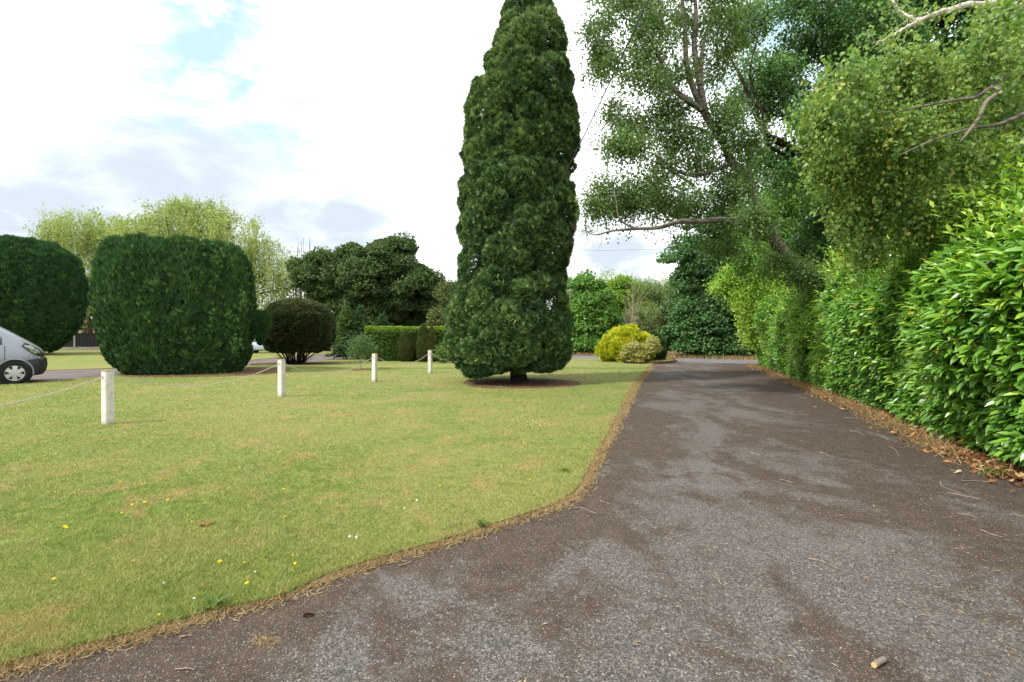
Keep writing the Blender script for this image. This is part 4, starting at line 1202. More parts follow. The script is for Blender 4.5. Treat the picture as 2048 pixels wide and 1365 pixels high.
# leaning birch
limbs1 = [
    ([(10.6, 16.2, -.1), (10.0, 15.8, 1.6), (1646, 563, 15.0), (1589, 536, 14.6), (1554, 488, 14.2), (1530, 443, 13.9), (1508, 399, 13.7), (1494, 350, 13.5), (1463, 325, 13.3), (1446, 284, 13.2), (1406, 222, 13.0), (1375, 140, 12.9), (1370, 60, 12.8), (1360, -40, 12.8), (1350, -120, 12.8)],
     [.30, .25, .20, .18, .165, .155, .14, .125, .11, .10, .085, .07, .055, .04, .02]),
    ([(1412, 232, 13.0), (1400, 170, 12.9), (1388, 89, 12.9), (1392, 30, 12.9), (1385, -60, 13)], [.085, .08, .065, .05, .02]),
    ([(1402, 170, 12.9), (1404, 110, 12.8), (1412, 70, 12.8), (1425, 10, 12.9)], [.06, .05, .035, .015]),
    ([(1406, 222, 13.0), (1360, 190, 12.6), (1335, 160, 12.4), (1320, 120, 12.2), (1295, 70, 12.0), (1270, 20, 11.9)], [.08, .07, .06, .045, .03, .01]),
    ([(1543, 478, 14.1), (1500, 450, 13.2), (1450, 440, 12.4), (1405, 443, 11.9), (1361, 443, 11.6), (1320, 455, 11.4), (1273, 458, 11.3), (1225, 462, 11.2), (1190, 470, 11.1), (1165, 458, 11.0)], [.09, .08, .07, .065, .055, .045, .035, .022, .012, .006]),
    ([(1545, 482, 14.1), (1500, 470, 13.9), (1460, 455, 13.9), (1400, 465, 13.8)], [.07, .05, .035, .02]),
    ([(1446, 284, 13.2), (1390, 255, 12.8), (1330, 260, 12.5), (1270, 250, 12.2)], [.05, .04, .025, .01]),
    ([(1463, 328, 13.3), (1400, 350, 12.9), (1360, 345, 12.6), (1310, 310, 12.3), (1280, 300, 12.1)], [.05, .04, .035, .02, .01]),
    ([(1388, 372, 12.8), (1340, 340, 12.5), (1300, 320, 12.3)], [.04, .03, .012]),
    ([(1273, 458, 11.9), (1240, 440, 11.8), (1232, 400, 11.8), (1225, 375, 11.8)], [.03, .022, .014, .006]),
]
cl1 = [(1240, 20, 70, 45), (1200, 75, 30, 40), (1192, 130, 20, 38), (1262, 105, 60, 45), (1330, 45, 60, 45), (1405, 25, 70, 50), (1455, 60, 40, 45), (1425, 130, 30, 35), (1340, 150, 45, 30), (1285, 165, 45, 25),
       (1350, 215, 50, 28), (1250, 240, 48, 30), (1310, 255, 60, 36), (1385, 290, 60, 40), (1225, 285, 22, 22), (1260, 300, 40, 18), (1440, 330, 45, 40), (1450, 220, 40, 40), (1480, 275, 35, 40),
       (1310, 345, 50, 28), (1350, 395, 60, 30), (1255, 385, 45, 25), (1215, 385, 30, 22), (1190, 415, 30, 20), (1240, 420, 40, 16), (1300, 408, 35, 20), (1400, 415, 55, 22), (1455, 415, 40, 40), (1440, 490, 40, 20), (1480, 380, 30, 50), (1500, 450, 40, 40), (1600, 548, 42, 22, 13.7), (1650, 560, 45, 24, 13.9), (1565, 528, 30, 20, 13.8), (1700, 550, 40, 25, 13.4), (1300, -30, 120, 40), (1430, -40, 90, 40)]
def bare_twigs(mw, ml):
    for k in range(26):
        s_ = P(1165 + U(0, 40), 460 + U(-6, 8), 11.5); e_ = s_ + np.array([U(-.55, .1), U(-.2, .2), U(-.45, .25)])
        tube(mw, [s_, (s_ + e_) / 2 + RNG.normal(0, .06, 3), e_], [.005, .004, .002], 3)
px_tree('birch_tree', 'large leaning birch whose long low bough reaches left across the drive', (10.6, 16.2), limbs1, cl1, (11.6, 14.0), M['birch'], M['bark_birch'], 10, 210, .40, .062, T_DIAM, F_DIAM, .9, 3, .55, 1.6, tint0=.48, k=.014, group=bg_, extra=bare_twigs)

# darker tree with the heavy limb
limbs2 = [([(13.5, 19.5, -.1), (13.2, 19.2, 3), (1735, 420, 18.2), (1665, 345, 17.5), (1620, 322, 17.2), (1590, 303, 17.0), (1553, 280, 16.8), (1530, 268, 16.6), (1508, 220, 16.4), (1480, 150, 16.2), (1440, 90, 16.2)],
           [.42, .36, .26, .20, .17, .14, .11, .09, .07, .05, .02]),
          ([(1625, 325, 17.2), (1600, 270, 17), (1575, 235, 17), (1545, 228, 16.8), (1500, 205, 16.6)], [.09, .08, .07, .06, .02]),
          ([(1600, 322, 17.0), (1560, 305, 16.8), (1535, 285, 16.6), (1525, 230, 16.5), (1500, 150, 16.4), (1520, 60, 16.5)], [.07, .06, .055, .045, .035, .015]),
          ([(1735, 420, 18.2), (1720, 250, 18.2), (1700, 100, 18.4), (1720, -30, 18.5)], [.25, .17, .11, .05])]
cl2 = [(1560, 190, 60, 45), (1620, 240, 60, 40), (1530, 130, 50, 45), (1590, 110, 50, 40), (1510, 50, 50, 50), (1600, 30, 55, 40), (1660, 80, 60, 45), (1690, 180, 50, 55), (1740, 40, 70, 60), (1560, 340, 50, 35), (1640, 320, 45, 45),
       (1500, 200, 40, 40), (1790, 100, 60, 60), (1560, -30, 120, 40), (1700, -30, 120, 40), (1520, 300, 30, 35)]
px_tree('birch_tree', 'darker tree with a heavy crooked limb, behind the leaning birch', (13.5, 19.5), limbs2, cl2, (15.8, 18.5), M['darktree'], M['bark_dark'], 10.0, 150, .48, .095, droop=.8, strands=3, slen=.6, width=1.5, tint0=.62, k=.014, group=bg_)

# slim trunk behind
limbs3 = [([(15.0, 23.5, -.1), (1640, 560, 22.5), (1620, 510, 22.4), (1600, 455, 22.3), (1575, 412, 22.2), (1555, 360, 22.0), (1541, 310, 21.8), (1530, 250, 21.6), (1520, 150, 21.5)], [.24, .2, .18, .15, .13, .12, .10, .08, .03])]
cl3 = [(1540, 400, 45, 40), (1600, 400, 50, 45), (1650, 450, 50, 45), (1580, 470, 50, 40), (1530, 480, 40, 35), (1690, 380, 55, 55), (1640, 520, 60, 35), (1560, 530, 60, 30), (1710, 500, 60, 50), (1500, 530, 40, 40)]
px_tree('birch_tree', 'slim straight trunked birch glimpsed behind the leaning birch', (15.0, 23.5), limbs3, cl3, (20.5, 23), M['midtree'], M['bark_white'], 9, 120, .5, .12, droop=.8, strands=2, slen=.6, tint0=.4, group=bg_)

# near birch on the right
limbs4 = [([(11.0, 9.5, -.1), (10.5, 9.2, 3), (2180, 230, 8.3), (2048, 150, 7.0), (1985, 175, 6.6), (1950, 195, 6.4), (1900, 202, 6.3), (1850, 212, 6.2), (1790, 225, 6.2)], [.22, .18, .10, .034, .028, .024, .018, .012, .006]),
          ([(2003, 158, 6.6), (1995, 185, 6.5), (1972, 205, 6.4), (1955, 240, 6.35), (1920, 285, 6.3)], [.02, .026, .026, .022, .014]),
          ([(2048, 228, 6.6), (2000, 248, 6.5), (1950, 256, 6.4), (1880, 275, 6.3), (1800, 310, 6.2)], [.03, .025, .018, .012, .006]),
          ([(10.5, 9.2, 3), (2140, 130, 9.2), (2120, 30, 9.2)], [.15, .12, .09])]
cl4 = [(1700, 150, 30, 18), (1690, 190, 50, 25), (1740, 210, 55, 30), (1665, 225, 45, 25), (1640, 255, 30, 22), (1700, 270, 55, 32), (1780, 260, 55, 35), (1840, 200, 45, 30), (1860, 160, 40, 22), (1930, 130, 50, 30), (2000, 100, 45, 40), (1900, 225, 55, 35), (1980, 215, 60, 40),
       (1850, 290, 60, 40), (1760, 320, 60, 40), (1700, 340, 50, 40), (1720, 400, 38, 35), (1722, 460, 22, 30), (1790, 380, 50, 30), (1870, 350, 50, 25), (1960, 310, 60, 30), (2040, 280, 50, 60), (1650, 320, 30, 30), (2050, 170, 50, 50), (1780, 140, 20, 22), (1735, 500, 22, 28, 7.6), (1690, 440, 25, 30), (1830, 440, 40, 25), (1900, 400, 50, 25), (2000, 370, 60, 30), (2100, 80, 60, 80), (2010, 25, 35, 30), (1830, 120, 30, 20)]
def white_bough(mw, ml):
    mb = MB()
    for q, rr in [([(2120, 30, 9.2), (2040, 14, 9.0), (1980, 9, 8.8), (1930, 12, 8.7), (1885, 25, 8.6), (1840, 41, 8.5), (1805, 60, 8.4), (1780, 74, 8.4), (1750, 88, 8.3)], [.075, .066, .060, .052, .046, .038, .026, .016, .006]),
                  ([(1840, 41, 8.5), (1818, 32, 8.6), (1795, 18, 8.7), (1780, -10, 8.8)], [.034, .028, .024, .016])]:
        sp = smooth_path([P(*k_) for k_ in q], 6)
        rr_ = np.interp(np.linspace(0, 1, len(sp)), np.linspace(0, 1, len(rr)), rr) * (1 + .12 * np.sin(np.arange(len(sp)) * 1.7))
        sp = sp + RNG.normal(0, .008, sp.shape)
        tube(mb, sp, rr_, 10)
        for i in range(3, len(sp), 2):
            e_ = sp[i] + np.array([U(-.35, .15), U(-.2, .2), U(-.45, .35)])
            tube(mb, [sp[i], (sp[i] + e_) / 2 + RNG.normal(0, .04, 3), e_], [.008, .006, .002], 4)
            leaves_at(ml, np.array([e_]), 26, .22, .056, T_FOLD, F_FOLD, 1.2, .5, .3, .8, 1.4)
    mb.build('bough', M['bark_white'], bpy.data.objects[CUR[0]], smooth=True)
px_tree('birch_tree', 'near birch with hanging light green leaves and a white bough, upper right corner', (11.0, 9.5), limbs4, cl4, (6.6, 7.8), M['birch_near'], M['bark_birch'], 20, 78, .28, .056, T_FOLD, F_FOLD, 1.2, 5, .30, 1.45, tint0=.5, k=.009, rtip=.004, group=bg_, strand_leaf=8, extra=white_bough)

# dense dark trees behind the laurel hedge
btg = 'dense trees behind the laurel hedge'
round_tree('hedge_tree', 'dense dark tree behind the near birch, filling the upper right corner', 'tree', (18.5, 18), [E(1860, 80, 150, 140, 18, 3), E(1990, 200, 120, 140, 17, 3), E(1800, 250, 100, 110, 18.5, 2.5), E(2120, 60, 120, 160, 18, 3), E(1730, 120, 90, 120, 19, 2.5), E(1860, -20, 120, 60, 18, 3)], M['darktree'], M['bark_dark'], 260, 420, .14, .35, btg, tint0=.55)
round_tree('hedge_tree', 'dark tree rising over the middle of the laurel hedge', 'tree', (14.5, 17.5), [E(1760, 430, 90, 90, 17, 2), E(1850, 400, 80, 100, 16, 2), E(1660, 480, 60, 60, 19, 2), E(1950, 370, 90, 90, 15, 2)], M['darktree'], M['bark_dark'], 150, 420, .12, .25, btg, tint0=.5)
round_tree('hedge_tree', 'dark tree just behind the far end of the laurel hedge', 'tree', (17.5, 27), [E(1560, 470, 70, 80, 26), E(1650, 520, 80, 60, 25), E(1600, 380, 70, 70, 27), E(1690, 430, 70, 80, 25)], M['midtree'], M['bark_dark'], 120, 420, .17, .3, btg, tint0=.35)

# ------------------------------------------------------------------ laurel hedge
HPp = smooth_path([np.array([a, b_, 0]) for a, b_ in HEDGE[:-1]], 6)
seg = np.diff(HPp, axis=0); Ls = np.linalg.norm(seg, axis=1); cum = np.concatenate([[0], np.cumsum(Ls)])
def hedge_at(s):
    i = np.clip(np.searchsorted(cum, s) - 1, 0, len(seg) - 1)
    tt = ((s - cum[i]) / Ls[i])[:, None]
    p = HPp[i] + seg[i] * tt
    dv = seg[i] / Ls[i][:, None]
    # smooth direction
    nv = np.column_stack([-dv[:, 1], dv[:, 0], np.zeros(len(s))])
    return p, nv, dv
def hedge_h(y):
    return np.interp(y, [0, 4, 6, 7.5, 10, 13, 17, 21, 23.5], [3.0, 3.05, 3.1, 3.0, 3.0, 3.15, 3.3, 3.7, 4.0])
def hedge_surface(s, t_):
    p, nv, dv = hedge_at(s)
    H = hedge_h(p[:, 1])
    z = .1 + (H - .1) * t_ + .30 * t_ ** 3 * np.sin(p[:, 1] * 2.9) * np.sin(p[:, 1] * 1.13 + 1)
    q = np.column_stack([p[:, 0], p[:, 1], z])
    # rounded shape: undercut at the foot, bulge in the middle, leaning back at the top
    prof_ = -.05 + .42 * np.sin(np.clip(t_, 0, 1) * math.pi * .62) - 3.6 * np.clip(t_ - .55, 0, 1) ** 1.7
    b_ = .17 * nz(q, 1.3, 2, 2) + .19 * nz(q, 3.2, 5, 2)
    q[:, :2] += nv[:, :2] * (prof_ + b_)[:, None]
    return q, nv, dv
tl_ = empty('laurel_hedge', (7.5, 11.0, 0), 'long glossy bright green laurel hedge along the right side of the drive', 'hedge')
# inner mass
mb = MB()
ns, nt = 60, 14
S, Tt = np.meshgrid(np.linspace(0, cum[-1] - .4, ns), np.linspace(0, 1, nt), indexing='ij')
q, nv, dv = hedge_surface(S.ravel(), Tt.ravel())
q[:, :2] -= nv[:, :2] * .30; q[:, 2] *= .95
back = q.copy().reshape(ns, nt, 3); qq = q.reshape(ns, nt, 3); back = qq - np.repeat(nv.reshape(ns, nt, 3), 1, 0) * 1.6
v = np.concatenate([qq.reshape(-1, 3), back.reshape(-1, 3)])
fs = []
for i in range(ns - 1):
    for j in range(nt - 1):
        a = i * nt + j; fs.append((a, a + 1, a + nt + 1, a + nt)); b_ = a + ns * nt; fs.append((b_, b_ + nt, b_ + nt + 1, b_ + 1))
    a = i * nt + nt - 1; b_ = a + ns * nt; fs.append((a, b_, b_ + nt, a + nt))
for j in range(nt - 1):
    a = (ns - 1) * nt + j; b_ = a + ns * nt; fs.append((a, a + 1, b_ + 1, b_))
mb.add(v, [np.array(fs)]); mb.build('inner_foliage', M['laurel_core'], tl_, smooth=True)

def shoots(mb, s, t_, nl, lsz, T, Fc, tint0, inward=.0, outlen=.16, up=.35, tv=.32, extra_up=None):
    q, nv, dv = hedge_surface(s, t_)
    n_ = len(s)
    axis = norm(nv + np.array([0, 0, up]) + rdir(n_) * .5 - dv * .35)
    q = q - axis * inward - nv * .10
    sh = RNG.normal(0, tv * .5, n_)
    ti0 = tint0 + sh + .12 * nz(q, 1.2, 7)
    e1 = norm(np.cross(axis, rdir(n_))); e2 = np.cross(axis, e1)
    for k in range(nl):
        f = (k + .5) / nl
        a = k * 2.4 + U(0, .6, n_)
        rad_ = e1 * np.cos(a)[:, None] + e2 * np.sin(a)[:, None]
        p = q + axis * (outlen * f)[..., None] if np.ndim(outlen) else q + axis * outlen * f
        d = norm(rad_ * (1.05 - .65 * f) + axis * (.45 + .7 * f) + np.array([0, 0, -.22]) + rdir(n_) * .15)
        nr = norm(axis * 1.0 + np.array([0, 0, .9]) - rad_ * .1 + rdir(n_) * .25)
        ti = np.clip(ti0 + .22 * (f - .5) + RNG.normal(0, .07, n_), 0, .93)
        old = U(0, 1, n_) < .007
        ti = np.where(old, 1.0, ti)
        scatter(mb, T, Fc, p, d, nr, lsz * U(.5, 1.25, n_), ti, U(.75, 1.15, n_))
ml = MB()
Lt = cum[-1]
# near: dense, detailed
s_near = np.interp(12, HPp[:, 1], cum)
n1 = 4300
s = U(0, s_near, n1); s = s_near * (s / s_near) ** 1.0
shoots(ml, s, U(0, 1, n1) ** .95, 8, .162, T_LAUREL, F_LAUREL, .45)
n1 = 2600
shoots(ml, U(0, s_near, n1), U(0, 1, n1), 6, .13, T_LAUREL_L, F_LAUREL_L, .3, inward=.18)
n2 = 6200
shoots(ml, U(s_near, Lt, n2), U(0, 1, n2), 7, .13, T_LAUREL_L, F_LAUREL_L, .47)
# pale upright new shoots on top
n3 = 700
s3 = U(0, Lt, n3)
for lo_, hi_, ol in ((0, 300, .3), (300, 520, .5), (520, 700, .75)):
    shoots(ml, s3[lo_:hi_], U(.80, 1.0, hi_ - lo_), 10, .125, T_LAUREL_L, F_LAUREL_L, .78, inward=-.05, outlen=ol, up=1.3)
shoots(ml, U(0, Lt, 500), U(.1, .9, 500), 8, .135, T_LAUREL_L, F_LAUREL_L, .7, inward=-.04, outlen=.34, up=.5)
ml.build('foliage', M['laurel'], tl_)
# tall wispy laurel shoots above the top
mw, ml = MB(), MB()
shp = [(1890, 350, 6.8, .5), (1905, 375, 6.7, .4), (1940, 300, 7.0, .5), (1830, 420, 7.8, .4), (1760, 470, 8.6, .4), (2010, 270, 6.5, .5), (1700, 520, 10, .4), (1850, 460, 7.4, .35), (1980, 360, 6.3, .4), (2040, 330, 6.1, .4), (1795, 450, 8.0, .45), (1900, 430, 7.0, .3)]
for (a, b_, Y, hh_) in shp:
    for k in range(5):
        tip = P(a + U(-28, 28), b_ + U(-12, 30), Y + U(-.2, .3)); root = tip + np.array([U(.0, .35), U(0, .3), -hh_ * 1.6])
        sp = smooth_path([root, (root + tip) / 2 + RNG.normal(0, .04, 3), tip], 5)
        tube(ml, sp, np.linspace(.009, .003, len(sp)), 4, mat=1)
        n_ = 16
        f = np.linspace(.15, 1, n_); pp_ = root + (tip - root) * f[:, None]
        an = np.arange(n_) * 2.4 + U(0, 6)
        d = norm(np.column_stack([np.cos(an), np.sin(an), .15 + .9 * f ** 2]))
        scatter(ml, T_LAUREL, F_LAUREL, pp_, d, norm(np.column_stack([-np.cos(an) * .3, -np.sin(an) * .3, np.ones(n_)])), .125 * (1.1 - .35 * f) * U(.8, 1.1, n_), np.clip(.62 + .25 * f + U(-.1, .1, n_), 0, .93))
ml.build('young_shoots', [M['laurel'], M['weed']], tl_)

# lime shrub at the far end of the hedge
tls = empty('cherry_laurel_bush', (12.6, 24.8, 0), 'taller pale lime green bush at the far end of the laurel hedge', 'shrub')
ml = MB()
for rows, Y in [([(722, 1520, 1600), (700, 1512, 1620), (660, 1508, 1625), (620, 1500, 1625), (590, 1488, 1620), (560, 1478, 1610), (530, 1475, 1600), (505, 1485, 1590), (490, 1500, 1560)], 25.2)]:
    z, r, x = pix_lathe(rows, Y, .1); z[0] = .03
    lathe_foliage(ml, z, r, x, Y, .8, 26000, .55, .2, .15, T_LAUREL_L, F_LAUREL_L, .5, .42, .4, .4, 21, .08, .25, topbright=.25)
    core_lathe(z, r, x, Y, .8, M['laurel_core'], tls, .35, 'inner_foliage', 24)
mw = MB()
tg = clump_targets([(1448, 575, 22, 13, 23.4), (1470, 550, 25, 20, 23.2), (1490, 515, 25, 18, 23.2), (1483, 605, 22, 22, 23.0), (1520, 515, 30, 25, 22.6), (1530, 560, 40, 40, 22.4), (1500, 640, 18, 25, 23), (1508, 575, 35, 40, 22.8), (1575, 540, 35, 25, 21), (1505, 675, 12, 22, 23)], (24, 25), 26)
leaves_at(ml, tg, 75, .40, .13, T_LAUREL_L, F_LAUREL_L, -.2, .75, .35, .8, 1.1)
grow(mw, [([np.array([12.6, 24.8, 0]), np.array([12.0, 24.8, 2.0]), P(1500, 560, 24.7)], [.09, .06, .03])], tg, 4, .008, .08, k=.012)
ml.build('foliage', M['lime_shrub'], tls); mw.build('trunk', M['bark'], tls)

# small weeds at the hedge foot
wg_ = 'weeds at the foot of the laurel hedge'
T_RND, F_RND = broad_leaf(3, .38, .05, .2)
for i, (a, b_, s_) in enumerate([(1985, 945, .10), (2005, 952, .08), (1975, 955, .07), (1770, 845, .12), (1815, 860, .09), (1840, 870, .08), (1705, 815, .08), (1790, 858, .08)]):
    c = G(a, b_); t_ = empty('weed', tuple(c), 'small round leaved green weed growing in the leaf litter at the hedge foot', 'weed', wg_)
    n_ = 26; an = U(0, 6.28, n_); rr = U(.01, s_, n_)
    p = c + np.column_stack([np.cos(an) * rr, np.sin(an) * rr, U(.01, .05, n_)])
    mbw = MB(); scatter(mbw, T_RND, F_RND, p, np.column_stack([np.cos(an), np.sin(an), U(.0, .5, n_)]), np.column_stack([RNG.normal(0, .2, n_), RNG.normal(0, .2, n_), np.ones(n_)]), U(.025, .045, n_), U(.3, 1, n_))
    mbw.build('leaves', M['weed'], t_)

# ------------------------------------------------------------------ posts and chains
def make_post():
    t_ = empty('fence_post', (0, 0, 0), 'x', 'post', 'white posts of the chain fence')
    bm = bmesh.new()
    w = .068; H = .90
    prof_ = [(w * 1.03, -.05), (w * 1.01, .04), (w, .3), (w, H - .045), (w * .97, H - .012), (w * .55, H + .004), (.02, H + .012)]
    rings = []
    for ww, z in prof_:
        c = .014 if ww > .06 else ww * .2
        pts = [(ww - c, -ww), (ww, -ww + c), (ww, ww - c), (ww - c, ww), (-ww + c, ww), (-ww, ww - c), (-ww, -ww + c), (-ww + c, -ww)]
        rings.append([bm.verts.new((x_, y_, z)) for x_, y_ in pts])
    for a, b_ in zip(rings[:-1], rings[1:]):
        for k in range(8):
            bm.faces.new((a[k], a[(k + 1) % 8], b_[(k + 1) % 8], b_[k]))
    bm.faces.new(rings[-1]); bm.faces.new(rings[0][::-1])
    me = bpy.data.meshes.new('shaft'); bm.to_mesh(me); bm.free(); me.materials.append(M['postpaint'])
    link(bpy.data.objects.new('shaft', me), t_)
    mb = MB(); 
    v = [(-w, -w, H + .002), (w, -w, H + .002), (w, w, H + .002), (-w, w, H + .002), (-w * .55, -w * .55, H + .018), (w * .55, -w * .55, H + .018), (w * .55, w * .55, H + .018), (-w * .55, w * .55, H + .018)]
    mb.add(v, [(0, 1, 5, 4), (1, 2, 6, 5), (2, 3, 7, 6), (3, 0, 4, 7), (4, 5, 6, 7), (0, 3, 2, 1)])
    mb.build('cap', M['moss'], t_, origin=(0, 0, 0))
    for sy in (-1, 1):
        mb = MB(); an = np.linspace(0, 2 * math.pi, 11)
        tube(mb, np.column_stack([np.zeros(11), sy * (w + .018) + .018 * np.cos(an), .80 + .018 * np.sin(an)]), .004, 5)
        mb.build('eyelet', M['iron'], t_, origin=(0, 0, 0))
    return t_
def copy_tree(o):
    c = o.copy(); COL.objects.link(c)
    for ch in list(o.children):
        d = ch.copy(); COL.objects.link(d); d.parent = c
    return c
posts = [(-7.75, 4.55), tuple(G(216, 851)[:2]), tuple(G(563, 795)[:2]), tuple(G(749, 765)[:2]), tuple(G(860.5, 748)[:2]), (-2.0, 23.3)]
plabels = ['white chain fence post nearest the camera, out past the left edge', 'largest white post with a mossy cap, leftmost on the lawn', 'second white post from the left, before the rounded shrub',
           'third white post from the left, beside the sapling', 'fourth and smallest white post, nearest the cypress', 'white post hidden behind the cypress']
proto = make_post()
pa = math.atan2(posts[2][1] - posts[1][1], posts[2][0] - posts[1][0]) - math.pi / 2
for i, (a, b_) in enumerate(posts[:5]):
    o = proto if i == 0 else copy_tree(proto)
    o.location = (a, b_, .0); o['label'] = plabels[i]
    o.rotation_euler = (U(-.012, .012), U(-.012, .012), pa + U(-.05, .05))
def chain(a, b_, sag, label):
    a = np.array(a); b_ = np.array(b_)
    L = np.linalg.norm(b_ - a); n_ = int(L * 1.04 / .036)
    t_ = np.linspace(0, 1, n_)
    p = a + (b_ - a) * t_[:, None]; p[:, 2] -= sag * 4 * t_ * (1 - t_) + .004 * np.sin(t_ * 40)
    mid = (p[1:] + p[:-1]) / 2; d = norm(p[1:] - p[:-1])
    # one link: flattened ring
    an = np.linspace(0, 2 * math.pi, 8, endpoint=False); pts = []
    rw = .0042
    for c in an:
        for e in np.linspace(0, 2 * math.pi, 4, endpoint=False):
            rr = 1 + 0
            cx_, cy_ = .021 * math.cos(c), .011 * math.sin(c)
            nx, ny = math.cos(c), math.sin(c)
            pts.append((cx_ + rw * math.cos(e) * nx, cy_ + rw * math.cos(e) * ny, rw * math.sin(e)))
    fs = []
    for i in range(8):
        for j in range(4):
            fs.append((i * 4 + j, ((i + 1) % 8) * 4 + j, ((i + 1) % 8) * 4 + (j + 1) % 4, i * 4 + (j + 1) % 4))
    mb = MB()
    up = np.where((np.arange(len(mid)) % 2 == 0)[:, None], np.array([0.7, 0, .7]), np.array([-.7, .0, .7]))
    scatter(mb, np.array(pts), [np.array(fs)], mid, d, up, 1.0, np.full(len(mid), .5))
    o = mb.build('chain', M['chain'], origin=tuple(a)); tag(o, label, 'chain', 'chains between the white posts')
hz_ = .80
cl_lab = ['white chain hanging from the largest post off the left edge', 'white chain sagging between the first and second posts from the left', 'white chain sagging before the sapling, between the second and third posts', 'white chain between the third and fourth posts', 'white chain from the smallest post into the cypress']
sags = [.30, .30, .38, .34, .36]
for i in range(5):
    a = np.array([*posts[i], hz_]); b_ = np.array([*posts[i + 1], hz_]); dv = norm(b_ - a)
    chain(a + dv * .115, b_ - dv * .115, sags[i], cl_lab[i])

# ------------------------------------------------------------------ fence, wall
fy = 50.0
def fxz(px_): return (px_ - 1024) / F * fy
tf = empty('panel_fence', (fxz(170), fy, 0), 'low black boarded fence with concrete posts and gravel boards, left background', 'fence')
mp = plain('black_boards', (.012, .013, .013), .8, .2, var=.3)
xs_ = [fxz(150) + k * 2.75 for k in range(-4, 7)]
for i, x_ in enumerate(xs_):
    mb = MB(); box(mb, (x_, fy, .95), (.16, .16, 1.5 if i % 1 == 0 else 1.4)); mb.build('post', M['concrete'], tf)
    if i < len(xs_) - 1:
        mb = MB(); w_ = 2.75 - .18
        for k in range(14):
            box(mb, (x_ + .09 + (k + .5) * w_ / 14 + .0, fy - .012 * (k % 2), .98), (w_ / 14 - .012, .03, 1.3))
        box(mb, (x_ + 1.375, fy + .05, 1.55), (w_, .05, .07)); box(mb, (x_ + 1.375, fy, 1.66), (w_, .09, .04))
        mb.build('panel', mp, tf)
        mb = MB(); box(mb, (x_ + 1.375, fy, .15), (w_, .07, .32)); mb.build('gravel_board', M['concrete'], tf)
m, t = mat_new('orange_brick')
bt = t.new('ShaderNodeTexBrick'); pos = t.new('ShaderNodeNewGeometry').outputs['Position']
sx = t.new('ShaderNodeSeparateXYZ'); t.set(sx.inputs[0], pos); cb = t.new('ShaderNodeCombineXYZ'); t.set(cb.inputs[0], sx.outputs[0]); t.set(cb.inputs[1], sx.outputs[2])
t.set(bt.inputs['Vector'], cb.outputs[0]); bt.inputs['Scale'].default_value = 2.0
bt.inputs['Color1'].default_value = (.36, .17, .09, 1); bt.inputs['Color2'].default_value = (.45, .24, .13, 1); bt.inputs['Mortar'].default_value = (.4, .36, .3, 1)
finish(t, principled(t, bt.outputs[0], .9, .2))
wy = 56.0
tw_ = empty('brick_wall', ((183 - 1024) / F * wy, wy, 0), 'orange brick garden wall showing over the black fence, under the smaller willow', 'wall')
mb = MB(); x_ = (183 - 1024) / F * wy
box(mb, (x_, wy, 1.05), (2.6, .3, 2.1)); mb.build('wall', m, tw_)
mb = MB(); box(mb, (x_, wy, 2.16), (2.75, .42, .1)); mb.build('coping', M['concrete'], tw_)
# ------------------------------------------------------------------ iron gate
gb = G(668, 720.5)
tg_ = empty('iron_gate', tuple(gb), 'small black iron gate beside the young conifers', 'gate')
mb = MB()
for k, (dx, dy) in enumerate([(0, 0), (.32, .75)]):
    mb = MB(); tube(mb, [(gb[0] + dx, gb[1] + dy, 0), (gb[0] + dx, gb[1] + dy, 1.15)], .035, 8)
    mb.build('gate_post', M['iron'], tg_)
mb = MB()
for z_ in (.15, .6, 1.0):
    tube(mb, [(gb[0], gb[1], z_), (gb[0] + .32, gb[1] + .75, z_)], .014, 6)
for k in range(1, 7):
    f = k / 7; tube(mb, [(gb[0] + .32 * f, gb[1] + .75 * f, .12), (gb[0] + .32 * f, gb[1] + .75 * f, 1.03)], .009, 5)
mb.build('gate_leaf', M['iron'], tg_)

# ------------------------------------------------------------------ vehicles
M['silver'] = plain('silver_paint', (.22, .24, .265), .35, .5, .5, .5)
M['plastic'] = plain('dark_plastic', (.025, .027, .03), .55, .3)
M['rubber'] = plain('tyre_rubber', (.014, .014, .015), .8, .2)
M['alloy'] = plain('wheel_alloy', (.42, .43, .44), .35, .5, .7)
M['glass'] = plain('dark_glass', (.012, .015, .017), .08, .6)
M['lamp'] = plain('lamp_lens', (.55, .58, .6), .1, .8, .75, var=.75, scale=14)
M['white_blue'] = plain('pale_blue_paint', (.50, .56, .68), .3, .5, .1, .6)
M['blue'] = plain('deep_blue_paint', (.02, .03, .25), .3, .5, .1, .6)

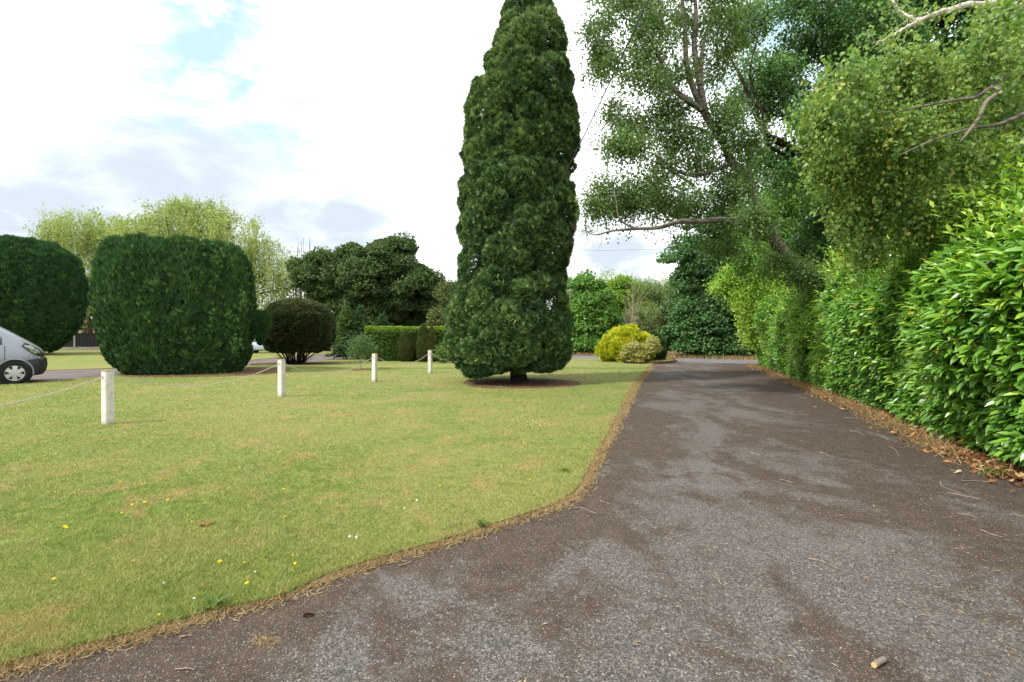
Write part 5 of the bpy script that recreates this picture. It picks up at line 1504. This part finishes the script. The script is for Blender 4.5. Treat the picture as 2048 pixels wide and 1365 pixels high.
def wheel(parent, x_, y_, r, w, side):
    """side = -1: outer face towards -y (local)"""
    wt = MB()
    an = np.linspace(0, 2 * math.pi, 33)[:-1]; n_ = 32
    prof_ = [(r * .66, 0), (r * .70, side * w * .5), (r * .93, side * w * .5), (r, side * w * .36), (r, -side * w * .36), (r * .93, -side * w * .5), (r * .6, -side * w * .5)]
    v = []
    for (rr, yy_) in prof_:
        for a in an: v.append((x_ + rr * math.cos(a), y_ + yy_, r + rr * math.sin(a)))
    fs = [(i * n_ + j, i * n_ + (j + 1) % n_, (i + 1) * n_ + (j + 1) % n_, (i + 1) * n_ + j) for i in range(len(prof_) - 1) for j in range(n_)]
    wt.add(v, [np.array(fs)])
    we = bpy.data.objects.new('wheel', None); link(we, parent)
    ty = wt.build('tyre', M['rubber'], None, smooth=True); ty.parent = we
    wr = MB()
    yo = y_ + side * w * .40
    # rim lip
    prof2 = [(r * .69, yo), (r * .66, yo + side * .02), (r * .62, yo + side * .015), (r * .60, yo - side * .03)]
    v = []
    for (rr, yy_) in prof2:
        for a in an: v.append((x_ + rr * math.cos(a), yy_, r + rr * math.sin(a)))
    fs = [(i * n_ + j, i * n_ + (j + 1) % n_, (i + 1) * n_ + (j + 1) % n_, (i + 1) * n_ + j) for i in range(3) for j in range(n_)]
    wr.add(v, [np.array(fs)])
    for k in range(6):
        a = k * math.pi / 3 + .5
        ca, sa = math.cos(a), math.sin(a)
        pts = []
        for (rad_, hw_, yy_) in [(r * .10, .045, yo + side * .02), (r * .63, .062, yo + side * .012)]:
            for sg in (-1, 1):
                pts.append((x_ + rad_ * ca - sg * hw_ * sa, yy_, r + rad_ * sa + sg * hw_ * ca))
        pts += [(p_[0], p_[1] - side * .03, p_[2]) for p_ in pts]
        wr.add(pts, [(0, 1, 3, 2), (4, 6, 7, 5), (0, 2, 6, 4), (1, 5, 7, 3)])
    tube(wr, [(x_, yo - side * .03, r), (x_, yo + side * .03, r)], r * .17, 12)
    rm = wr.build('rim', M['alloy'], None); rm.parent = we
    wd = MB(); tube(wd, [(x_, yo - side * .06, r), (x_, yo - side * .045, r)], r * .64, 24); db = wd.build('brake_disc', M['plastic'], None); db.parent = we
    return we

def vehicle(name, label, cat, loc, heading, stations, wheels, wr, W2, paint, lower, lamp_rng, win, arch=True, bump_to=.45):
    """local x = forward (nose at x=0, tail negative), y = left(+), z up. stations: (x, zbot, zbelt, ztop, halfwidth_belt, halfwidth_top)"""
    root = empty(name, loc, label, cat, rz=heading)
    NS = 9
    def section(st):
        x_, zb, zm, zt, hw_, ht = st
        pts = [(0, zb), (hw_ * .82, zb), (hw_ * .97, zb + .10), (hw_, zb * .45 + zm * .55), (hw_ * .985, zm), (ht + (hw_ - ht) * .35, zm * .4 + zt * .6), (ht, zt - .09), (ht * .82, zt - .015), (0, zt)]
        return [(x_, y_, z_) for y_, z_ in pts]
    v = []; 
    for st in stations:
        s_ = section(st); full = s_ + [(x_, -y_, z_) for x_, y_, z_ in s_[-2:0:-1]]
        v += full
    m_ = 2 * NS - 2
    fs = []
    for i in range(len(stations) - 1):
        for j in range(m_):
            fs.append((i * m_ + j, (i + 1) * m_ + j, (i + 1) * m_ + (j + 1) % m_, i * m_ + (j + 1) % m_))
    mb = MB(); mb.add(v, [np.array(fs), np.arange(m_)[None, :], (np.arange(m_) + (len(stations) - 1) * m_)[None, ::-1]])
    body = mb.build('body', paint, None, smooth=True); body.parent = root
    sub = body.modifiers.new('sub', 'SUBSURF'); sub.levels = 2; sub.render_levels = 2
    S_ = np.array(stations)
    def hw_at(x_): return np.interp(-x_, -S_[:, 0], S_[:, 4])
    # dark lower bumper wrapping the nose
    mb = MB(); zt_, zb_ = lower
    outl = []
    for y_ in np.linspace(-1, 1, 17):
        ay = abs(y_)
        outl.append((.035 - .50 * ay ** 3.2 * bump_to, y_ * W2 * (1.0)))
    outl = [(-bump_to - .12, -W2 * 1.005)] + outl + [(-bump_to - .12, W2 * 1.005)]
    n_ = len(outl)
    v = []
    for z_, infl in [(zb_, -.08), (zb_ + .1, -.01), ((zt_ + zb_) / 2, .025), (zt_ - .05, .01), (zt_, -.03)]:
        for k_, (a, b_) in enumerate(outl):
            zt2 = z_ - (.10 * min(1, max(0, -a - .1) * 3) if z_ > .8 * zt_ else 0)
            v.append((a + infl, b_ * (1 + infl * .35), zt2))
    fs = [(i * n_ + j, i * n_ + j + 1, (i + 1) * n_ + j + 1, (i + 1) * n_ + j) for i in range(4) for j in range(n_ - 1)]
    mb.add(v, [np.array(fs)]); bu = mb.build('bumper', M['plastic'], None, smooth=True); bu.parent = root
    # lamps
    for sg in (-1, 1):
        mb = MB(); x0, x1, z0, z1 = lamp_rng
        v = []; K = 7
        for k in range(K):
            f = k / (K - 1); x_ = x0 + (x1 - x0) * f
            hwl = hw_at(x_) * (1.012) - .0
            zc = z0 + (z1 - z0) * f
            hgt_ = .075 * math.sin(math.pi * (f * .8 + .12)) + .015
            v += [(x_ - .01, sg * (hwl - .01), zc - hgt_), (x_ + .03, sg * (hwl + .012), zc), (x_, sg * (hwl - .03), zc + hgt_)]
        vb = [(a_ * 1.0, b_ - sg * .004 * 1, c_) for a_, b_, c_ in v]
        cen = np.mean(np.array(vb), 0); vb = [tuple(cen + (np.array(q_) - cen) * np.array([1.16, 1.0, 1.22]) - np.array([0, sg * .006, 0])) for q_ in vb]
        fs = [(k * 3 + j, k * 3 + j + 1, k * 3 + j + 4, k * 3 + j + 3) for k in range(K - 1) for j in range(2)]
        mbz = MB(); mbz.add(vb, [np.array(fs)]); bz = mbz.build('lamp_bezel', M['plastic'], None, smooth=True); bz.parent = root
        mb.add(v, [np.array(fs)]); lo_ = mb.build('headlight', M['lamp'], None, smooth=True); lo_.parent = root
    # windows
    for sg in (-1, 1):
        for poly in win:
            mb = MB(); v = []
            for x_, z_ in poly:
                st = [np.interp(-x_, -S_[:, 0], S_[:, k]) for k in range(6)]
                f = np.clip((z_ - st[2]) / max(st[3] - .09 - st[2], .01), 0, 1)
                v.append((x_, sg * (st[4] * .985 + (st[5] - st[4] * .985) * f + .012), z_))
            n_ = len(v); v2 = [(a, b_ - sg * .02, c) for a, b_, c in v]
            mb.add(v + v2, [tuple(range(n_))] + [(k, (k + 1) % n_, n_ + (k + 1) % n_, n_ + k) for k in range(n_)])
            o = mb.build('side_window', M['glass'], None); o.parent = root
    for (x_, sg) in [(w_, s_) for w_ in wheels for s_ in (-1, 1)]:
        wo = wheel(root, x_, sg * (W2 - .10), wr, .22, sg)
        mb = MB(); tube(mb, [(x_, sg * (W2 - .05), wr), (x_, sg * (W2 + .006), wr)], wr * 1.17, 32)
        o = mb.build('wheel_arch', M['rubber'], None); o.parent = root
        for ch in wo.children:
            for vv in ch.data.vertices: vv.co.y += sg * .025
        mb = MB(); an = np.linspace(-.25, math.pi + .25, 22)
        tube(mb, np.column_stack([x_ + wr * 1.2 * np.cos(an), np.full(22, sg * (W2 + .004)), wr + wr * 1.2 * np.sin(an)]), .022, 6)
        o = mb.build('arch_trim', paint, None, smooth=True); o.parent = root
    return root

Wc = G(30, 769)                       # contact of the near front wheel
hd = math.atan2(.66, .75)
fw = np.array([math.cos(hd), math.sin(hd), 0]); lf = np.array([-fw[1], fw[0], 0])
nose = Wc + fw * .66 + lf * .90
nose[2] = 0
van_st = [(.0, .40, .75, .92, .72, .55), (-.10, .30, .80, 1.08, .84, .68), (-.30, .28, .95, 1.24, .92, .78), (-.60, .28, 1.02, 1.46, .96, .78), (-.90, .28, 1.08, 1.68, .97, .76), (-1.25, .28, 1.12, 1.90, .97, .76), (-1.75, .28, 1.15, 1.99, .97, .76), (-2.4, .28, 1.15, 2.03, .97, .77), (-3.6, .28, 1.15, 2.03, .97, .77), (-4.6, .28, 1.15, 2.02, .97, .77), (-4.78, .32, 1.15, 1.95, .94, .74), (-4.82, .5, 1.1, 1.8, .85, .66)]
van_ = vehicle('silver_van', 'silver panel van nosing in at the left edge, dark bumper and six spoke wheel', 'van', tuple(nose), hd, van_st, [-.66, -3.7], .345, .955, M['silver'], (.78, .25), (-.06, -.46, .90, 1.19),
        [[(-.93, 1.20), (-.95, 1.42), (-1.42, 1.80), (-2.05, 1.83), (-2.05, 1.17)]])
for sg in (-1, 1):
    for xs_d in (-.88, -2.15):
        mb = MB(); box(mb, (xs_d, sg * .968, .80), (.012, .012, .75)); o = mb.build('door_seam', M['plastic'], None); o.parent = van_
    mb = MB(); box(mb, (-1.0, sg * .995, .60), (.0, .0, .0) if False else (2.2, .03, .07)) if False else box(mb, (-2.6, sg * .985, .60), (1.5, .03, .09)); o = mb.build('side_moulding', M['plastic'], None); o.parent = van_
car_st = [(.0, .35, .55, .68, .60, .45), (-.12, .25, .62, .80, .76, .6), (-.5, .22, .72, .92, .83, .68), (-1.0, .22, .80, 1.0, .84, .70), (-1.45, .22, .85, 1.25, .84, .62), (-1.9, .22, .87, 1.44, .84, .58), (-2.7, .22, .88, 1.46, .84, .58), (-3.4, .22, .88, 1.38, .83, .56), (-3.8, .25, .85, 1.1, .80, .62), (-3.95, .35, .8, .95, .7, .6)]
c = G(592, 706.5)
vehicle('parked_car', 'pale blue and white car parked behind the rounded shrub, partly hidden', 'car', (c[0] - .3, c[1] + .2, 0), math.radians(12), car_st, [-.75, -3.15], .31, .83, M['white_blue'], (.52, .2), (-.05, -.4, .66, .80),
        [[(-1.2, .92), (-1.75, 1.36), (-2.2, 1.38), (-2.2, .92)], [(-2.27, .92), (-2.27, 1.38), (-2.9, 1.36), (-3.4, .95)]])

# ------------------------------------------------------------------ wires
def wire(name, label, a, b_, sag, r):
    tt = np.linspace(0, 1, 25)[:, None]; p = np.array(a) + (np.array(b_) - np.array(a)) * tt; p[:, 2] -= (sag * 4 * tt * (1 - tt))[:, 0]
    mb = MB(); tube(mb, p, r, 5); o = mb.build(name, M['wire'], smooth=True, origin=tuple(float(v) for v in a)); tag(o, label, 'cable')
wire('overhead_cable', 'thin black cable slanting down from the top of the photo into the cypress', P(1420, -270, 7.0), P(1098, 410, 15.0), .12, .013)
wire('telephone_wire', 'faint distant telephone wire crossing the sky behind the cypress', P(-300, 470, 60), P(1700, 485, 60), 1.6, .014)

# ------------------------------------------------------------------ small things on the ground
def flower_mesh(name, r, mat, n_=12, petal=.5):
    mb = MB()
    an = np.linspace(0, 2 * math.pi, n_, endpoint=False)
    pos = np.zeros((n_, 3)); pos[:, 2] = .012
    d = np.column_stack([np.cos(an), np.sin(an), np.full(n_, .12)])
    scatter(mb, T_DIAM, F_DIAM, pos, d, np.tile([0, 0, 1.0], (n_, 1)), r, np.full(n_, .5), 1.1)
    tube(mb, [(0, 0, .0), (0, 0, .014)], [.0025, .0025], 4)
    tube(mb, [(0, 0, .011), (0, 0, .018)], [r * .4, r * .25], 7)
    o = mb.build(name, mat); return o
fl = flower_mesh('dandelion', .012, M['dand'])
daisy = flower_mesh('daisy', .009, M['daisy'], 10)
dpx = [(320, 1230), (440, 1125), (268, 1124), (335, 1001), (375, 1031), (290, 1006), (410, 1006), (108, 1158), (495, 1167), (410, 1058), (383, 1044), (265, 1010), (490, 1125), (300, 1017), (590, 1128), (584, 1111), (175, 966), (330, 958), (620, 966), (285, 971), (470, 969), (567, 979), (85, 1018), (130, 1054), (110, 984), (133, 1056), (240, 965), (370, 983), (243, 1026), (650, 957), (570, 1033), (697, 968), (772, 976), (880, 973), (900, 905), (950, 880), (240, 815), (250, 813), (195, 848), (330, 845), (320, 830), (270, 858), (640, 860), (700, 865), (560, 905), (820, 880), (980, 852), (1010, 858), (1050, 888), (1060, 960), (1090, 980), (1046, 885), (60, 850), (90, 905), (150, 930), (400, 870), (480, 935), (520, 880), (740, 920), (610, 850), (680, 842), (430, 900)]
for i, (a, b_) in enumerate(dpx):
    o = fl if i == 0 else fl.copy()
    if i: COL.objects.link(o)
    c = G(a, b_, .03); o.location = (c[0], c[1], .022); s_ = U(.8, 1.25); o.scale = (s_, s_, s_ * U(.8, 1.1)); o.rotation_euler = (U(-.5, .1), U(-.3, .3), U(0, 6))
    tag(o, 'small yellow dandelion flower head open in the lawn', 'flower', 'dandelions in the lawn')
wpx = [(510, 1145), (388, 1198), (327, 1170), (700, 1075), (712, 1077), (835, 1002), (808, 1017), (1055, 845), (1062, 850), (1072, 846), (1080, 852), (1066, 842), (1090, 848), (40, 775), (55, 772), (25, 776), (65, 770), (1098, 850), (335, 768), (352, 775), (400, 812), (380, 815)]
for i, (a, b_) in enumerate(wpx):
    o = daisy if i == 0 else daisy.copy()
    if i: COL.objects.link(o)
    c = G(a, b_, .03); o.location = (c[0], c[1], .022); o.rotation_euler = (U(-.3, .1), U(-.3, .3), U(0, 6)); s_ = U(.9, 1.4); o.scale = (s_,) * 3
    tag(o, 'tiny white daisy in the lawn', 'flower', 'daisies in the lawn')
# orange dead toadstool-like leaf
c = G(410, 1050, .03); mb = MB()
n_ = 9; an = U(0, 6.28, n_)
scatter(mb, T_RND, F_RND, c + np.column_stack([RNG.normal(0, .016, n_), RNG.normal(0, .012, n_), U(.0, .006, n_)]), np.column_stack([np.cos(an), np.sin(an), np.zeros(n_)]), np.tile([0, 0, 1.0], (n_, 1)) + RNG.normal(0, .15, (n_, 3)), .05, U(.3, .7, n_))
tag(mb.build('dead_leaf', leaf_mat('rust_leaf', [(0, (.20, .06, .025)), (1, (.34, .15, .07))], .7, .2, .1), origin=tuple(c)), 'curled rusty orange dead leaves lying on the lawn near the front', 'leaf')
c = G(617, 1232); mb = MB(); n_ = 420
q = rdir(n_); q[:, 2] = np.abs(q[:, 2])
scatter(mb, T_NARROW, F_DIAM, c + q * np.array([.022, .015, .008]), q + np.array([0, 0, .3]), rdir(n_), .009, U(0, .4, n_), 1.3)
tag(mb.build('moss_clump', leaf_mat('brown_moss', [(0, (.04, .02, .01)), (1, (.14, .07, .03))], .9, .1, 0), origin=tuple(c)), 'small dark brown moss clump on the tarmac near the lawn edge', 'moss')
# dock weeds in lawn edge
for (a, b_, lab) in [(430, 1215, 'green weed with upright leaves at the lawn edge, beside the straw tufts'), (1130, 945, 'bright green broad leaved weed in the lawn by the bend of the edge'), (965, 1055, 'small green weed on the tarmac edge below the lawn')]:
    c = G(a, b_, .01); n_ = 22; an = U(0, 6.28, n_); mb = MB()
    T_D, F_D = broad_leaf(3, .14, .12, .2)
    scatter(mb, T_D, F_D, c + np.column_stack([RNG.normal(0, .02, n_), RNG.normal(0, .02, n_), np.full(n_, .01)]), np.column_stack([np.cos(an), np.sin(an), U(.3, 1.0, n_)]), np.tile([0, 0, 1.0], (n_, 1)), U(.05, .09, n_), U(.2, .9, n_))
    tag(mb.build('weed', M['weed'], origin=tuple(c)), lab, 'weed')
# cut log piece
la, lb = G(1748, 1331, .012), G(1771, 1318, .012)
lg = empty('cut_branch_piece', (la[0], la[1], 0), 'short cut piece of branch with a pale sawn end lying on the tarmac, bottom right', 'wood')
mb = MB(); tt = np.linspace(0, 1, 6)[:, None]; pts = la + (lb - la) * tt + np.array([0, 0, .002]) * np.sin(tt * 3)
tube(mb, pts, [.0125, .013, .0125, .012, .0125, .012], 14); mb.build('bark', M['bark_birch'], lg, smooth=True)
mb = MB(); dv = norm(la - lb); tube(mb, [la + dv * .0002, la + dv * .0025], [.0118, .0112], 14); mb.build('sawn_end', M['cutwood'], lg)
# twigs
tw = [((1615, 1118), (1645, 1124), (1677, 1139)), ((1136, 1020), (1160, 1016), (1193, 1028)), ((1880, 962), (1887, 975), (1925, 988)), ((1895, 985), (1930, 993), (1965, 1000)), ((1915, 1028), (1935, 1030), (1955, 1036)), ((2020, 1030), (2035, 1031), (2048, 1035)),
      ((1690, 836), (1720, 838), (1745, 843)), ((1778, 893), (1790, 900), (1798, 912)), ((1425, 1152), (1435, 1160), (1443, 1170)), ((1200, 1003), (1212, 1006), (1222, 1008)), ((1720, 1263 - 110), (1728, 1155), (1740, 1162)), ((1925, 963), (1950, 962), (1985, 966)),
      ((1900, 941), (1912, 942), (1925, 944)), ((1330, 1075), (1340, 1080), (1350, 1083)), ((1700, 862), (1715, 865), (1730, 872)), ((1600, 795), (1610, 797), (1622, 797)), ((1810, 872), (1830, 882), (1850, 893)), ((1960, 1060), (1985, 1070), (2005, 1075)), ((800, 1132), (815, 1128), (823, 1124)), ((360, 1275), (375, 1272), (385, 1270)),
      ((350, 1340), (370, 1338), (390, 1340)), ((1500, 905), (1510, 908), (1520, 912)), ((1640, 905), (1650, 908), (1657, 913)), ((1560, 960), (1572, 962), (1590, 968))]
tlabs = ['long straw coloured stick on the right half of the tarmac', 'pale curved twig on the tarmac just off the bend of the lawn edge', 'bent grey forked twig near the right end of the hedge foot']
for i, tri in enumerate(tw):
    q = smooth_path([G(*k_, .006) for k_ in tri], 4); q[:, 2] += U(0, .004, len(q))
    mb = MB(); dd_ = q[0][1]; r0 = .0028 + .0005 * dd_
    tube(mb, q, np.linspace(r0, r0 * .5, len(q)), 5)
    if i % 3 == 1:
        mdl = q[len(q) // 2]; tube(mb, [mdl, mdl + np.array([U(-.05, .05), U(-.06, .06), .01])], [r0 * .7, r0 * .3], 4)
    o = mb.build('twig', M['twig'], origin=tuple(q[0]), smooth=True)
    tag(o, tlabs[i] if i < 3 else 'thin dry twig lying on the tarmac drive', 'twig', None if i < 3 else 'dry twigs on the drive')
